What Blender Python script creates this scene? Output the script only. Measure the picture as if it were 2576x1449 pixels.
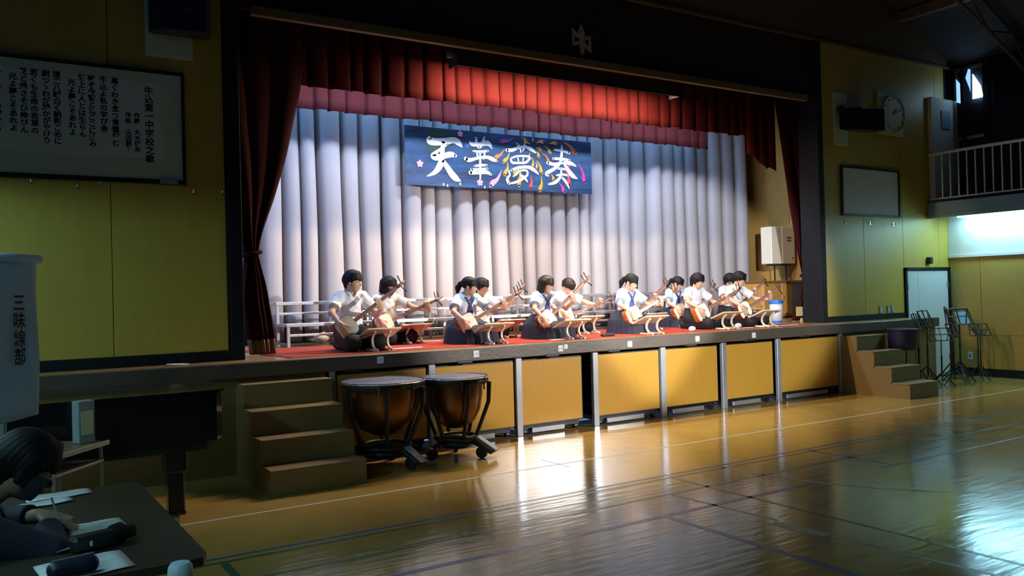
import bpy, math, random
import numpy as np
from mathutils import Vector, Matrix
random.seed(7)
for o in list(bpy.data.objects): bpy.data.objects.remove(o)
S = bpy.context.scene
COL = S.collection
PI = math.pi

# ---------------------------------------------------------------- camera
CAM_LOC = Vector((-2.705, -7.5732, 1.5431))
YAW, PITCH, ROLL, FPX = 0.5632, 0.0075, -0.0265, 2084.9
fwd = Vector((math.sin(YAW)*math.cos(PITCH), math.cos(YAW)*math.cos(PITCH), math.sin(PITCH)))
rgt = Vector((math.cos(YAW), -math.sin(YAW), 0)); upv = rgt.cross(fwd)
r2 = math.cos(ROLL)*rgt + math.sin(ROLL)*upv
u2 = -math.sin(ROLL)*rgt + math.cos(ROLL)*upv
cd = bpy.data.cameras.new('camera'); cam = bpy.data.objects.new('camera', cd); COL.objects.link(cam)
cd.sensor_width = 36; cd.lens = FPX/2576*36; cd.clip_start = .05; cd.clip_end = 200
m3 = Matrix((r2, u2, -fwd)).transposed()
cam.matrix_world = Matrix.Translation(CAM_LOC) @ m3.to_4x4()
S.camera = cam

# ---------------------------------------------------------------- world, view, lights
w = bpy.data.worlds.new('world'); S.world = w; w.use_nodes = True
w.node_tree.nodes['Background'].inputs[0].default_value = (.35, .55, 1, 1)
w.node_tree.nodes['Background'].inputs[1].default_value = .4
S.view_settings.view_transform = 'Standard'; S.view_settings.look = 'None'
S.view_settings.exposure = 0; S.view_settings.gamma = 1
S.view_settings.use_curve_mapping = False
S.cycles.use_denoising = True
S.cycles.max_bounces = 7; S.cycles.diffuse_bounces = 4; S.cycles.glossy_bounces = 4
S.cycles.caustics_reflective = True
S.cycles.sample_clamp_indirect = 6

def spot(name, loc, tgt, energy, col, ang, blend, size):
    l = bpy.data.lights.new(name, 'SPOT'); l.energy = energy; l.color = col
    l.spot_size = ang; l.spot_blend = blend; l.shadow_soft_size = size
    o = bpy.data.objects.new(name, l); COL.objects.link(o)
    o.location = loc
    o.rotation_euler = (Vector(tgt)-Vector(loc)).to_track_quat('-Z', 'Y').to_euler()
    return o
def area(name, loc, tgt, energy, col, sx, sy):
    l = bpy.data.lights.new(name, 'AREA'); l.energy = energy; l.color = col
    l.shape = 'RECTANGLE'; l.size = sx; l.size_y = sy
    o = bpy.data.objects.new(name, l); COL.objects.link(o)
    o.location = loc
    o.rotation_euler = (Vector(tgt)-Vector(loc)).to_track_quat('-Z', 'Y').to_euler()
    return o
WARM = (1.0, .88, .72)
# spotlights standing on both galleries, crossing onto the stage
spot('hall_spotlight', (10.45, -11.0, 3.75), (2.95, 0.4, 1.65), 8000, (1.0, .95, .93), 2*math.atan(2.05/13.8), .35, .10)
spot('hall_spotlight', (-3.70, -11.0, 3.75), (5.35, 0.4, 1.65), 9400, (.95, .97, .98), 2*math.atan(2.05/14.7), .35, .10)
spot('hall_spotlight', (3.4, -15.5, 5.3), (3.75, 2.0, 2.0), 5200, WARM, 2*math.atan(1.9/17.8), .45, .12)
# lamp row on the bar under the header, shining onto the front valance
area('batten_light', (3.3, .455, 4.155), (3.3, .66, 3.2), 270, (1.0, .74, .48), 3.1, .04)
# border lights above the stage, before and behind the rear valance
area('border_light', (3.4, 1.45, 4.5), (3.4, 2.5, 1.4), 230, (.66, .77, 1.0), 7.0, .2)
# blue lamp in the left wing
area('wing_light', (-1.7, 1.5, 3.3), (.9, 1.1, 1.4), 38, (.10, .36, 1.0), .5, .5)
area('border_light', (3.6, 2.45, 4.75), (3.6, 2.80, 2.6), 100, (.25, .55, 1.0), 7.6, .12)

# ---------------------------------------------------------------- materials
MAT = {}
def mat(name, col, rough=.6, metal=0, spec=.5, noise=0, nscale=8, bump=0, bscale=60, emit=None, estr=0, sheen=0, stretch=(1,1,1), coat=0, trans=0):
    m = bpy.data.materials.new(name); m.use_nodes = True
    nt = m.node_tree; b = nt.nodes['Principled BSDF']
    b.inputs['Base Color'].default_value = (*col, 1); b.inputs['Roughness'].default_value = rough
    b.inputs['Metallic'].default_value = metal; b.inputs['Specular IOR Level'].default_value = spec
    if coat: b.inputs['Coat Weight'].default_value = coat; b.inputs['Coat Roughness'].default_value = .08
    if sheen: b.inputs['Sheen Weight'].default_value = sheen
    if trans: b.inputs['Transmission Weight'].default_value = trans
    if emit: b.inputs['Emission Color'].default_value = (*emit, 1); b.inputs['Emission Strength'].default_value = estr
    if noise or bump:
        tc = nt.nodes.new('ShaderNodeTexCoord'); mp = nt.nodes.new('ShaderNodeMapping')
        mp.inputs['Scale'].default_value = stretch
        nt.links.new(tc.outputs['Object'], mp.inputs[0])
    if noise:
        n = nt.nodes.new('ShaderNodeTexNoise'); n.inputs['Scale'].default_value = nscale; n.inputs['Detail'].default_value = 5
        nt.links.new(mp.outputs[0], n.inputs[0])
        mx = nt.nodes.new('ShaderNodeMix'); mx.data_type = 'RGBA'
        mx.inputs[6].default_value = (*[c*(1-noise) for c in col], 1)
        mx.inputs[7].default_value = (*[min(1, c*(1+noise)) for c in col], 1)
        nt.links.new(n.outputs[0], mx.inputs[0]); nt.links.new(mx.outputs[2], b.inputs['Base Color'])
    if bump:
        n2 = nt.nodes.new('ShaderNodeTexNoise'); n2.inputs['Scale'].default_value = bscale; n2.inputs['Detail'].default_value = 3
        nt.links.new(mp.outputs[0], n2.inputs[0])
        bp = nt.nodes.new('ShaderNodeBump'); bp.inputs['Strength'].default_value = bump; bp.inputs['Distance'].default_value = .01
        nt.links.new(n2.outputs[0], bp.inputs['Height']); nt.links.new(bp.outputs[0], b.inputs['Normal'])
    MAT[name] = m
    return m
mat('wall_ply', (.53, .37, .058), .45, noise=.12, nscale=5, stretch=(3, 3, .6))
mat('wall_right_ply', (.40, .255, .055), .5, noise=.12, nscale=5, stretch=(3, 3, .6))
mat('brown_ply', (.205, .138, .045), .5, noise=.15, nscale=6, stretch=(1, 1, 6))
mat('panel_oak', (.52, .285, .042), .24, spec=.7, noise=.13, nscale=6, stretch=(9, 1, .5))
mat('black_trim', (.006, .0065, .010), .7, spec=.25)
mat('black_cloth', (.012, .008, .010), .9)
mat('black', (.012, .012, .014), .45)
mat('black_gloss', (.006, .006, .010), .14, coat=.4)
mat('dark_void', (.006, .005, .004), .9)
mat('steel_post', (.46, .49, .54), .30, metal=.55, noise=.2, nscale=7)
mat('chrome', (.75, .77, .8), .2, metal=1)
mat('riser_metal', (.58, .58, .62), .28, metal=.75)
mat('riser_board', (.20, .14, .10), .4, noise=.2)
mat('stage_wood', (.33, .20, .085), .28, noise=.2, nscale=5, stretch=(1, 8, 1))
mat('stage_lip', (.092, .071, .054), .40, noise=.35, nscale=4, bump=.15, bscale=30)
mat('carpet', (.37, .034, .010), .95, noise=.22, nscale=18, bump=.5, bscale=220)
mat('velvet', (.052, .0028, .0032), .9, noise=.15, nscale=14, spec=.15)
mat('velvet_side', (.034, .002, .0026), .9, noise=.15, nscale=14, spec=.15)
mat('velvet_back', (.070, .012, .016), .9, noise=.2, nscale=14, spec=.2)
mat('fringe', (.20, .12, .05), .9, noise=.4, nscale=60, stretch=(6, 6, 1))
mat('grey_curtain', (.345, .325, .345), .85, noise=.06, nscale=3)
mat('white_paint', (.78, .80, .80), .5)
mat('cream_paint', (.72, .68, .56), .5)
mat('paper', (.82, .84, .84), .7)
mat('ink', (.010, .010, .016), .6)
mat('board_cream', (.62, .72, .50), .6, noise=.08, nscale=3)
mat('board_white', (.72, .82, .70), .6)
mat('skin', (.62, .37, .25), .5, noise=.05, nscale=20)
mat('skin_dark', (.34, .22, .15), .55)
mat('hair', (.006, .005, .007), .62, spec=.25, noise=.3, nscale=60)
mat('hair_brown', (.018, .012, .009), .5, spec=.3, noise=.3, nscale=60)
mat('shirt', (.86, .87, .90), .75, noise=.03, nscale=10, bump=.12, bscale=18)
mat('sailor_blue', (.34, .52, .80), .75)
mat('navy', (.030, .042, .16), .7)
mat('scarf', (.035, .06, .26), .6)
mat('navy_skirt', (.014, .016, .036), .75, noise=.2)
mat('trousers', (.008, .008, .012), .8)
mat('suit', (.006, .008, .022), .8)
mat('mask', (.05, .055, .07), .8)
mat('lip', (.45, .17, .14), .5)
mat('sock', (.80, .80, .82), .8)
mat('drum_skin', (.88, .83, .68), .5, noise=.08, nscale=7)
mat('red_wood', (.16, .028, .012), .3, coat=.3)
mat('neck_wood', (.17, .055, .025), .3, coat=.3)
mat('maroon_cloth', (.14, .02, .012), .6, noise=.3, nscale=20)
mat('orange_cloth', (.55, .15, .02), .6, noise=.3, nscale=20)
mat('ivory', (.85, .82, .74), .4)
mat('stand_wood', (.62, .50, .33), .45, noise=.12, nscale=8, stretch=(4, 1, 1))
mat('stand_leg', (.80, .72, .54), .45)
mat('copper', (.21, .09, .035), .30, metal=.9, noise=.15)
mat('timp_head', (.20, .21, .27), .3)
mat('grey_plastic', (.30, .34, .36), .5)
mat('cab_wood', (.50, .26, .07), .3, noise=.15, nscale=5, stretch=(5, 5, .6))
mat('cab_top', (.20, .09, .03), .3)
mat('blue_plastic', (.02, .16, .62), .4)
mat('clear_plastic', (.62, .68, .75), .3)
mat('yellow_note', (.62, .52, .22), .7)
mat('table_top', (.032, .022, .013), .5, noise=.15)
mat('desk_top', (.16, .12, .07), .4)
mat('steel_dull', (.40, .42, .44), .4, metal=.6)
mat('navy_plastic', (.012, .014, .04), .45)
mat('emblem', (.45, .47, .38), .5)
mat('header_cloth', (.026, .007, .010), .95)
mat('header_trim', (.16, .11, .05), .6)
mat('stage_ply', (.52, .31, .085), .45, noise=.12, nscale=5, stretch=(3, 3, .6))
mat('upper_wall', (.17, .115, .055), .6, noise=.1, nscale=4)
mat('roof', (.045, .055, .085), .8, noise=.3, nscale=4)
mat('truss', (.10, .105, .09), .6)
mat('blackout', (.010, .012, .025), .9)
mat('dim_wall', (.07, .055, .035), .8)
mat('white_band', (.72, .74, .72), .6)
mat('slab_blue', (.24, .36, .48), .6)
mat('concrete', (.60, .64, .62), .8, noise=.08)
mat('clockface', (.62, .66, .52), .5)
mat('tube_lit', (1, 1, 1), .5, emit=(.40, .84, 1.0), estr=58)
mat('tube_lit_warm', (1, 1, 1), .5, emit=(.46, .90, 1.0), estr=50)
mat('daylight_pane', (.6, .8, 1), .4, emit=(.45, .75, 1.0), estr=10)
mat('daylight_dim', (.3, .5, .8), .4, emit=(.30, .60, 1.0), estr=1.2)
mat('blue_glow', (.05, .08, .2), .7, emit=(.10, .28, 1.0), estr=.4)
mat('line_white', (.60, .60, .50), .3)
mat('line_blue', (.03, .11, .30), .25)
mat('line_green', (.03, .13, .06), .25)
mat('line_pale', (.38, .42, .32), .3)
mat('bottle', (.55, .70, .80), .35)
mat('banner_white', (.44, .66, .90), .75, bump=.1, bscale=6)
mat('reflection_green', (.014, .050, .040), .6); mat('pink', (.80, .36, .50), .6); mat('magenta', (.60, .04, .28), .6); mat('gold', (.66, .33, .02), .6)
mat('orange', (.62, .17, .03), .6); mat('purple', (.38, .09, .42), .6); mat('peach', (.75, .38, .25), .6)
mat('red_paint', (.62, .06, .08), .6); mat('paint_white', (.86, .89, .90), .6)

def floor_mat():
    m = bpy.data.materials.new('gym_floor'); m.use_nodes = True; nt = m.node_tree; b = nt.nodes['Principled BSDF']
    tc = nt.nodes.new('ShaderNodeTexCoord'); L = nt.links.new
    br = nt.nodes.new('ShaderNodeTexBrick'); mp = nt.nodes.new('ShaderNodeMapping')
    L(tc.outputs['Object'], mp.inputs[0]); L(mp.outputs[0], br.inputs[0])
    mp.inputs['Rotation'].default_value = (0, 0, 0)
    br.inputs['Scale'].default_value = 1; br.inputs['Brick Width'].default_value = 1.1; br.inputs['Row Height'].default_value = .075
    br.inputs['Mortar Size'].default_value = .0012
    br.inputs['Color1'].default_value = (.52, .345, .095, 1); br.inputs['Color2'].default_value = (.495, .325, .088, 1); br.inputs['Mortar'].default_value = (.40, .25, .068, 1)
    n = nt.nodes.new('ShaderNodeTexNoise'); n.inputs['Scale'].default_value = 3; n.inputs['Detail'].default_value = 5
    L(tc.outputs['Object'], n.inputs[0])
    mx = nt.nodes.new('ShaderNodeMix'); mx.data_type = 'RGBA'; mx.blend_type = 'MULTIPLY'; mx.inputs[0].default_value = .35
    L(br.outputs['Color'], mx.inputs[6]); L(n.outputs[0], mx.inputs[7]); L(mx.outputs[2], b.inputs['Base Color'])
    b.inputs['Roughness'].default_value = .17
    rr = nt.nodes.new('ShaderNodeMapRange'); rr.inputs[3].default_value = .09; rr.inputs[4].default_value = .19
    L(n.outputs[0], rr.inputs[0]); L(rr.outputs[0], b.inputs['Roughness'])
    b.inputs['Specular IOR Level'].default_value = .75
    # slight cupping of the boards
    mp2 = nt.nodes.new('ShaderNodeMapping'); mp2.inputs['Scale'].default_value = (1.3, 9, 1); L(tc.outputs['Object'], mp2.inputs[0])
    n2 = nt.nodes.new('ShaderNodeTexNoise'); n2.inputs['Scale'].default_value = 2.0; n2.inputs['Detail'].default_value = 3; L(mp2.outputs[0], n2.inputs[0])
    bp = nt.nodes.new('ShaderNodeBump'); bp.inputs['Strength'].default_value = .10; bp.inputs['Distance'].default_value = .02
    L(n2.outputs[0], bp.inputs['Height']); L(bp.outputs[0], b.inputs['Normal'])
    MAT['gym_floor'] = m
floor_mat()
def banner_mat():
    m = bpy.data.materials.new('banner_blue'); m.use_nodes = True; nt = m.node_tree; b = nt.nodes['Principled BSDF']; L = nt.links.new
    tc = nt.nodes.new('ShaderNodeTexCoord'); mp = nt.nodes.new('ShaderNodeMapping'); mp.inputs['Scale'].default_value = (.7, 1, 4); L(tc.outputs['Object'], mp.inputs[0])
    n = nt.nodes.new('ShaderNodeTexNoise'); n.inputs['Scale'].default_value = 2.2; n.inputs['Detail'].default_value = 6; n.inputs['Roughness'].default_value = .65; L(mp.outputs[0], n.inputs[0])
    cr = nt.nodes.new('ShaderNodeValToRGB'); e = cr.color_ramp.elements
    e[0].position = .33; e[0].color = (.008, .018, .045, 1); e[1].position = .70; e[1].color = (.022, .095, .23, 1)
    x = cr.color_ramp.elements.new(.5); x.color = (.014, .052, .135, 1)
    L(n.outputs[0], cr.inputs[0]); L(cr.outputs[0], b.inputs['Base Color']); b.inputs['Roughness'].default_value = .6
    MAT['banner_blue'] = m
banner_mat()

# ---------------------------------------------------------------- geometry helpers
class MB:
    def __init__(s): s.v = []; s.f = []
    def add(s, vs, fs):
        k = len(s.v); s.v += [tuple(p) for p in vs]; s.f += [tuple(i+k for i in f) for f in fs]; return s
    def box(s, x0, x1, y0, y1, z0, z1, M=None):
        vs = [Vector((x, y, z)) for x in (x0, x1) for y in (y0, y1) for z in (z0, z1)]
        if M is not None: vs = [M @ q for q in vs]
        return s.add(vs, [(0,1,3,2),(4,6,7,5),(0,4,5,1),(2,3,7,6),(0,2,6,4),(1,5,7,3)])
    def bevbox(s, x0, x1, y0, y1, z0, z1, b=.005, M=None):
        vs = []; fs = []
        def P(x, y, z):
            q = Vector((x, y, z)); vs.append(M @ q if M is not None else q); return len(vs)-1
        lo = [x0, y0, z0]; hi = [x1, y1, z1]; idx = {}
        import itertools
        for sx, sy, sz in itertools.product((0, 1), repeat=3):
            c = [(hi if t else lo)[i] for i, t in enumerate((sx, sy, sz))]
            d = [(-b if t else b) for t in (sx, sy, sz)]
            for ax in range(3):
                q = [c[i]+(0 if i == ax else d[i]) for i in range(3)]
                idx[(sx, sy, sz, ax)] = P(*q)
        for ax in range(3):
            o = [i for i in range(3) if i != ax]
            for t in (0, 1):
                r = []
                for a, bb in ((0,0),(1,0),(1,1),(0,1)):
                    k = [0,0,0]; k[ax] = t; k[o[0]] = a; k[o[1]] = bb; r.append(idx[(*k, ax)])
                fs.append(tuple(r))
            for a in (0, 1):
                for bb in (0, 1):
                    k0 = [0,0,0]; k0[o[0]] = a; k0[o[1]] = bb; k1 = list(k0); k1[ax] = 1
                    fs.append((idx[(*k0, o[0])], idx[(*k1, o[0])], idx[(*k1, o[1])], idx[(*k0, o[1])]))
        for c in itertools.product((0, 1), repeat=3): fs.append(tuple(idx[(*c, a)] for a in range(3)))
        return s.add(vs, fs)
    def tube(s, pts, r, n=8, cap=True):
        pts = [Vector(p) for p in pts]
        if not isinstance(r, (list, tuple)): r = [r]*len(pts)
        T = []
        for i in range(len(pts)):
            a = pts[max(0, i-1)]; b = pts[min(len(pts)-1, i+1)]; T.append((b-a).normalized())
        nrm = T[0].orthogonal().normalized(); vs = []; fs = []
        for i, p in enumerate(pts):
            nrm = (nrm - T[i]*nrm.dot(T[i])).normalized(); bn = T[i].cross(nrm)
            for k in range(n):
                a = 2*PI*k/n; vs.append(p + r[i]*(math.cos(a)*nrm+math.sin(a)*bn))
        for i in range(len(pts)-1):
            for k in range(n): fs.append((i*n+k, i*n+(k+1) % n, (i+1)*n+(k+1) % n, (i+1)*n+k))
        if cap: fs.append(tuple(range(n-1, -1, -1))); fs.append(tuple((len(pts)-1)*n+k for k in range(n)))
        return s.add(vs, fs)
    def bar(s, a, b, w, h, up=(0, 0, 1)):
        a = Vector(a); b = Vector(b); d = (b-a); L = d.length; d.normalize(); u = Vector(up)
        sx = d.cross(u)
        if sx.length < 1e-4: sx = d.cross(Vector((1, 0, 0)))
        sx.normalize(); u = sx.cross(d)
        vs = [p+sx*i*w/2+u*j*h/2 for p in (a, b) for i, j in ((-1,-1),(1,-1),(1,1),(-1,1))]
        return s.add(vs, [(3,2,1,0),(4,5,6,7),(0,1,5,4),(1,2,6,5),(2,3,7,6),(3,0,4,7)])
    def lathe(s, prof, n=24, c=(0, 0, 0), cap=True):
        vs = []; fs = []
        for r, z in prof:
            for k in range(n):
                a = 2*PI*k/n; vs.append((c[0]+r*math.cos(a), c[1]+r*math.sin(a), c[2]+z))
        for i in range(len(prof)-1):
            for k in range(n): fs.append((i*n+k, i*n+(k+1) % n, (i+1)*n+(k+1) % n, (i+1)*n+k))
        if cap: fs.append(tuple(range(n-1, -1, -1))); fs.append(tuple((len(prof)-1)*n+k for k in range(n)))
        return s.add(vs, fs)
    def prism(s, out, d0, d1, fn):
        """outline (a,b) list swept from d0 to d1; fn(a,b,d) -> point"""
        n = len(out); vs = [fn(a, b, d0) for a, b in out]+[fn(a, b, d1) for a, b in out]
        fs = [tuple(range(n)), tuple(range(2*n-1, n-1, -1))]+[(i, i+n, (i+1) % n+n, (i+1) % n) for i in range(n)]
        return s.add(vs, fs)
    def build(s, name, m, parent=None, smooth=False, loc=None, rot=None, auto=None):
        me = bpy.data.meshes.new(name); me.from_pydata([tuple(p) for p in s.v], [], s.f); me.update()
        return mesh_obj(name, me, m, parent, smooth, loc, rot)
def mesh_obj(name, me, m, parent=None, smooth=False, loc=None, rot=None):
    import bmesh
    bm = bmesh.new(); bm.from_mesh(me); bmesh.ops.recalc_face_normals(bm, faces=bm.faces[:]); bm.to_mesh(me); bm.free()
    if smooth:
        me.polygons.foreach_set('use_smooth', [True]*len(me.polygons))
    me.materials.append(MAT[m])
    o = bpy.data.objects.new(name, me); COL.objects.link(o)
    if parent is not None: o.parent = parent
    if loc is not None: o.location = loc
    if rot is not None: o.rotation_euler = rot
    return o
def tag(o, label, cat, group=None):
    o['label'] = label; o['category'] = cat
    if group: o['group'] = group
    return o
def thing(name, label, cat, loc=(0, 0, 0), rz=0, group=None):
    o = bpy.data.objects.new(name, None); COL.objects.link(o); o.location = loc; o.rotation_euler = (0, 0, rz); o.empty_display_size = .1
    return tag(o, label, cat, group)
def struct(o): o['kind'] = 'structure'; return o
def copy_tree(o, parent=None):
    c = o.copy(); COL.objects.link(c); c.parent = parent
    for ch in list(o.children): copy_tree(ch, c)
    return c
def auto_smooth(o, ang=40):
    me = o.data
    me.polygons.foreach_set('use_smooth', [True]*len(me.polygons))
    try: me.set_sharp_from_angle(angle=math.radians(ang))
    except Exception: pass
    return o
def text_mesh(txt, size, offset=0.0, line=1.0, align='CENTER', extrude=.0006):
    cu = bpy.data.curves.new('t', 'FONT'); cu.body = txt; cu.size = size; cu.align_x = align; cu.align_y = 'TOP'
    cu.offset = offset; cu.space_line = line; cu.extrude = extrude; cu.resolution_u = 2
    ob = bpy.data.objects.new('t', cu); COL.objects.link(ob)
    dg = bpy.context.evaluated_depsgraph_get(); dg.update()
    me = bpy.data.meshes.new_from_object(ob.evaluated_get(dg))
    vs = [tuple(v.co) for v in me.vertices]; fs = [tuple(p.vertices) for p in me.polygons]
    bpy.data.objects.remove(ob); bpy.data.curves.remove(cu); bpy.data.meshes.remove(me)
    return vs, fs
# ---------------------------------------------------------------- room shell
YW = .30            # face of the front wall
XL, XR = -4.5, 10.98
def boxobj(name, m, x0, x1, y0, y1, z0, z1, parent=None, bev=0):
    b = MB()
    if bev: b.bevbox(x0, x1, y0, y1, z0, z1, bev)
    else: b.box(x0, x1, y0, y1, z0, z1)
    return b.build(name, m, parent)
fl = struct(boxobj('floor', 'gym_floor', XL-.2, 11.5, -20, .45, -.1, 0))
def line(name, m, pts, wd):
    b = MB(); pts = [Vector((p[0], p[1], 0)) for p in pts]; vs = []; fs = []
    for i, p in enumerate(pts):
        d = (pts[min(i+1, len(pts)-1)]-pts[max(0, i-1)]).normalized(); n = Vector((-d.y, d.x, 0))
        vs += [p+n*wd/2+Vector((0, 0, .0008)), p-n*wd/2+Vector((0, 0, .0008))]
    for i in range(len(pts)-1): fs.append((2*i, 2*i+1, 2*i+3, 2*i+2))
    return b.add(vs, fs).build(name, m, fl)
line('court_line', 'line_white', [(-4.4, -1.45), (10.9, -1.45)], .032)
line('court_line', 'line_blue', [(-4.4, -2.385), (10.9, -2.385)], .035)
line('court_line', 'line_green', [(-4.4, -2.475), (10.9, -2.475)], .035)
line('court_line', 'line_green', [(-4.4, -2.875), (10.9, -2.875)], .035)
line('court_line', 'line_blue', [(-.9, -3.31), (2.75, -3.31)], .05)
line('court_line', 'line_blue', [(3.6, -3.31), (10.9, -3.31)], .04)
line('court_line', 'line_blue', [(1.17, -3.335), (1.17, -9)], .05)
line('court_line', 'line_green', [(2.015, -2.5), (2.015, -6)], .035)
line('court_line', 'line_blue', [(3.80, -2.41), (3.80, -3.29)], .035)
line('court_line', 'line_green', [(-1.56, -2.5), (-1.56, -3.6)], .05)
line('court_line', 'line_white', [(2.55+.001*i, -2.35-.01*0-.0*i) if False else (2.62+1.9*(1-math.cos(i*.105)), -2.45-2.2*math.sin(i*.105)) for i in range(13)], .035)
line('court_line', 'line_pale', [(1.62, -2.9), (1.68, -3.85)], .03)
line('court_line', 'line_pale', [(1.60, -3.86), (1.66, -4.25)], .10)
line('court_line', 'line_pale', [(1.66, -4.26), (1.80, -6)], .03)
line('court_line', 'line_blue', [(1.62, -1.60), (1.60, -1.18)], .018)

# front wall with its plywood sheets
wf = struct(MB().box(XL, -.84, YW+.03, YW+.15, 0, 5.2).box(7.74, 11.45, YW+.03, YW+.15, 0, 5.2).box(XL, 11.45, YW+.03, YW+.15, 5.16, 7.6).build('wall_front', 'dark_void'))
def ply(x0, x1, z0, z1, m='wall_ply'):
    return MB().bevbox(x0+.003, x1-.003, YW, YW+.03, z0+.003, z1-.003, .002).build('plywood_sheet', m, wf)
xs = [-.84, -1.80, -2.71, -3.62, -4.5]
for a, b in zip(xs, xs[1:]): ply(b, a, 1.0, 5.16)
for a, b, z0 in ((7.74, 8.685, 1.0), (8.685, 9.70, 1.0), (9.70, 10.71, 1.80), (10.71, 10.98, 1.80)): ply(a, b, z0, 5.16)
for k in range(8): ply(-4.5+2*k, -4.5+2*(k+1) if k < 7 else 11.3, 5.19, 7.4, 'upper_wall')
struct(boxobj('trim_1', 'header_trim', -4.5, 11.3, YW-.025, YW+.005, 5.155, 5.195))
struct(boxobj('baseboard_left', 'black_trim', -4.5, -.82, YW-.015, YW+.005, 1.0, 1.095))
struct(boxobj('baseboard_right', 'black_trim', 7.74, 9.70, YW-.015, YW+.005, 1.0, 1.085))
struct(MB().box(10.5, 11.3, YW-.06, YW, 2.85, 4.62).build('wall_pilaster', 'concrete'))
po = tag(boxobj('poster', 'slab_blue', 10.78, 11.02, YW-.075, YW-.061, 4.12, 4.42), 'small dim poster taped high on the pale pilaster above the gallery', 'poster')
# proscenium pillars, header and its trim
struct(MB().bevbox(-.82, -.70, .27, .62, 1.0, 5.16, .006).build('trim_2', 'black_trim'))
struct(MB().bevbox(7.62, 7.74, .27, .62, 1.0, 5.16, .006).build('trim_3', 'black_trim'))
hd = thing('stage_header', 'dark cloth header board over the stage opening', 'header', (0, 0, 4.3))
MB().box(-.70, 7.62, .315, .36, 0.0, .86).build('header_board', 'header_cloth', hd)
MB().bevbox(-.57, 7.42, .265, .33, -.06, .03, .004).build('bottom_rail', 'header_trim', hd)
# emblem on the header
em = thing('school_emblem', 'pale pen nib emblem with two open side wings on dark header', 'emblem', (3.34, .312, 4.56))
def epx(x, y): return ((x-835)/1712*130/226*1.0, (760-y)/1449*110/226*1.0*1.02)
def eplate(name, pts, holes=None):
    b = MB(); b.prism([epx(*p) for p in pts], 0, -.022, lambda a, c, d: (a, d, c)); return b.build(name, 'emblem', em)
eplate('nib_half', [(812,240),(830,235),(832,500),(700,560),(700,450),(770,370)])
eplate('nib_half', [(848,235),(870,260),(905,370),(975,480),(970,560),(836,500)])
eplate('shaft', [(700,562),(834,502),(970,562),(955,900),(940,1160),(890,1290),(850,1270),(800,1180),(750,900)])
for pts in ([(435,400),(700,580),(715,690),(560,600),(525,590)], [(435,400),(525,590),(530,860),(455,1000)], [(455,1000),(530,860),(730,815),(745,920),(520,990)]): eplate('wing_bar', pts)
for pts in ([(1240,570),(1230,690),(1160,700),(965,750),(980,630)], [(1240,570),(1255,1160),(1160,980),(1160,700)], [(1255,1160),(965,950),(960,840),(1160,980)]): eplate('wing_bar', pts)

# stage block
sf = struct(boxobj('stage_floor', 'stage_wood', -4.5, 10.02, -.055, 4.7, .965, 1.0))
lip = struct(MB().bevbox(-4.5, 10.02, -.075, -.02, .86, .999, .008).build('stage_lip', 'stage_lip'))
for x in (.14, 1.35, 2.45, 3.32, 4.55, 5.6, 6.7):
    MB().bevbox(x, x+.17, -.080, -.03, .845, .872, .003).build('rubber_stop', 'black', lip)
struct(MB().box(-4.5, 0, .0, .03, 0, .865).box(7.66, 10.02, .0, .03, 0, .865).box(9.99, 10.02, .03, .33, 0, .865).build('stage_fascia', 'brown_ply'))
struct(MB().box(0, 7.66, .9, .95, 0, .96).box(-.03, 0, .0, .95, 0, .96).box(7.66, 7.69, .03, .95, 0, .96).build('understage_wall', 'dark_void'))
SP = 1.0451
for k in range(8):
    x = k*SP+(.27 if k == 7 else 0)
    if k == 7: x = 7.60
    p = MB().bevbox(x, x+(.075 if 0 < k < 7 else .06), -.018, .03, 0, .862, .004).build('stage_post', 'steel_post')
    p['kind'] = 'structure'
    for zz in (.80, .80):
        pass
cartlab = ['behind the left timpano', 'behind the right timpano', 'just right of the timpani', 'in the middle, brightest of the row', 'fourth from the timpani side', 'second from the right-hand steps', 'next to the right-hand steps, half in shadow']
for k in range(7):
    x0 = k*SP+.085; x1 = (k+1)*SP-.02
    if k == 2: x1 -= .13
    if k == 6: x1 = 7.585
    if k in (4, 5): x1 -= .05
    t = thing('storage_cart', 'light oak storage cart front under the stage, '+cartlab[k], 'storage cart', (x0, .02, 0), 0, 'storage carts under the stage')
    MB().bevbox(0, x1-x0, -.012, .012, .115, .815, .003).build('front_panel', 'panel_oak', t)
    fr = MB().box(-.012, x1-x0+.012, -.005, .02, .10, .115).box(-.012, x1-x0+.012, -.005, .02, .815, .828).box(-.012, 0, -.005, .02, .10, .828).box(x1-x0, x1-x0+.012, -.005, .02, .10, .828)
    fr.build('edge_frame', 'black', t)
    MB().box(.02, x1-x0-.02, .03, .8, .05, .10).build('base', 'black', t)
    MB().bevbox(.12, x1-x0-.25, -.012, .02, .02, .075, .004).build('tow_bar', 'steel_dull', t)
    for cx in (.06, x1-x0-.06):
        b = MB(); b.tube([(cx-.02, .06, .03), (cx+.02, .06, .03)], .03, 10); b.build('caster', 'black', t)
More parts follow.
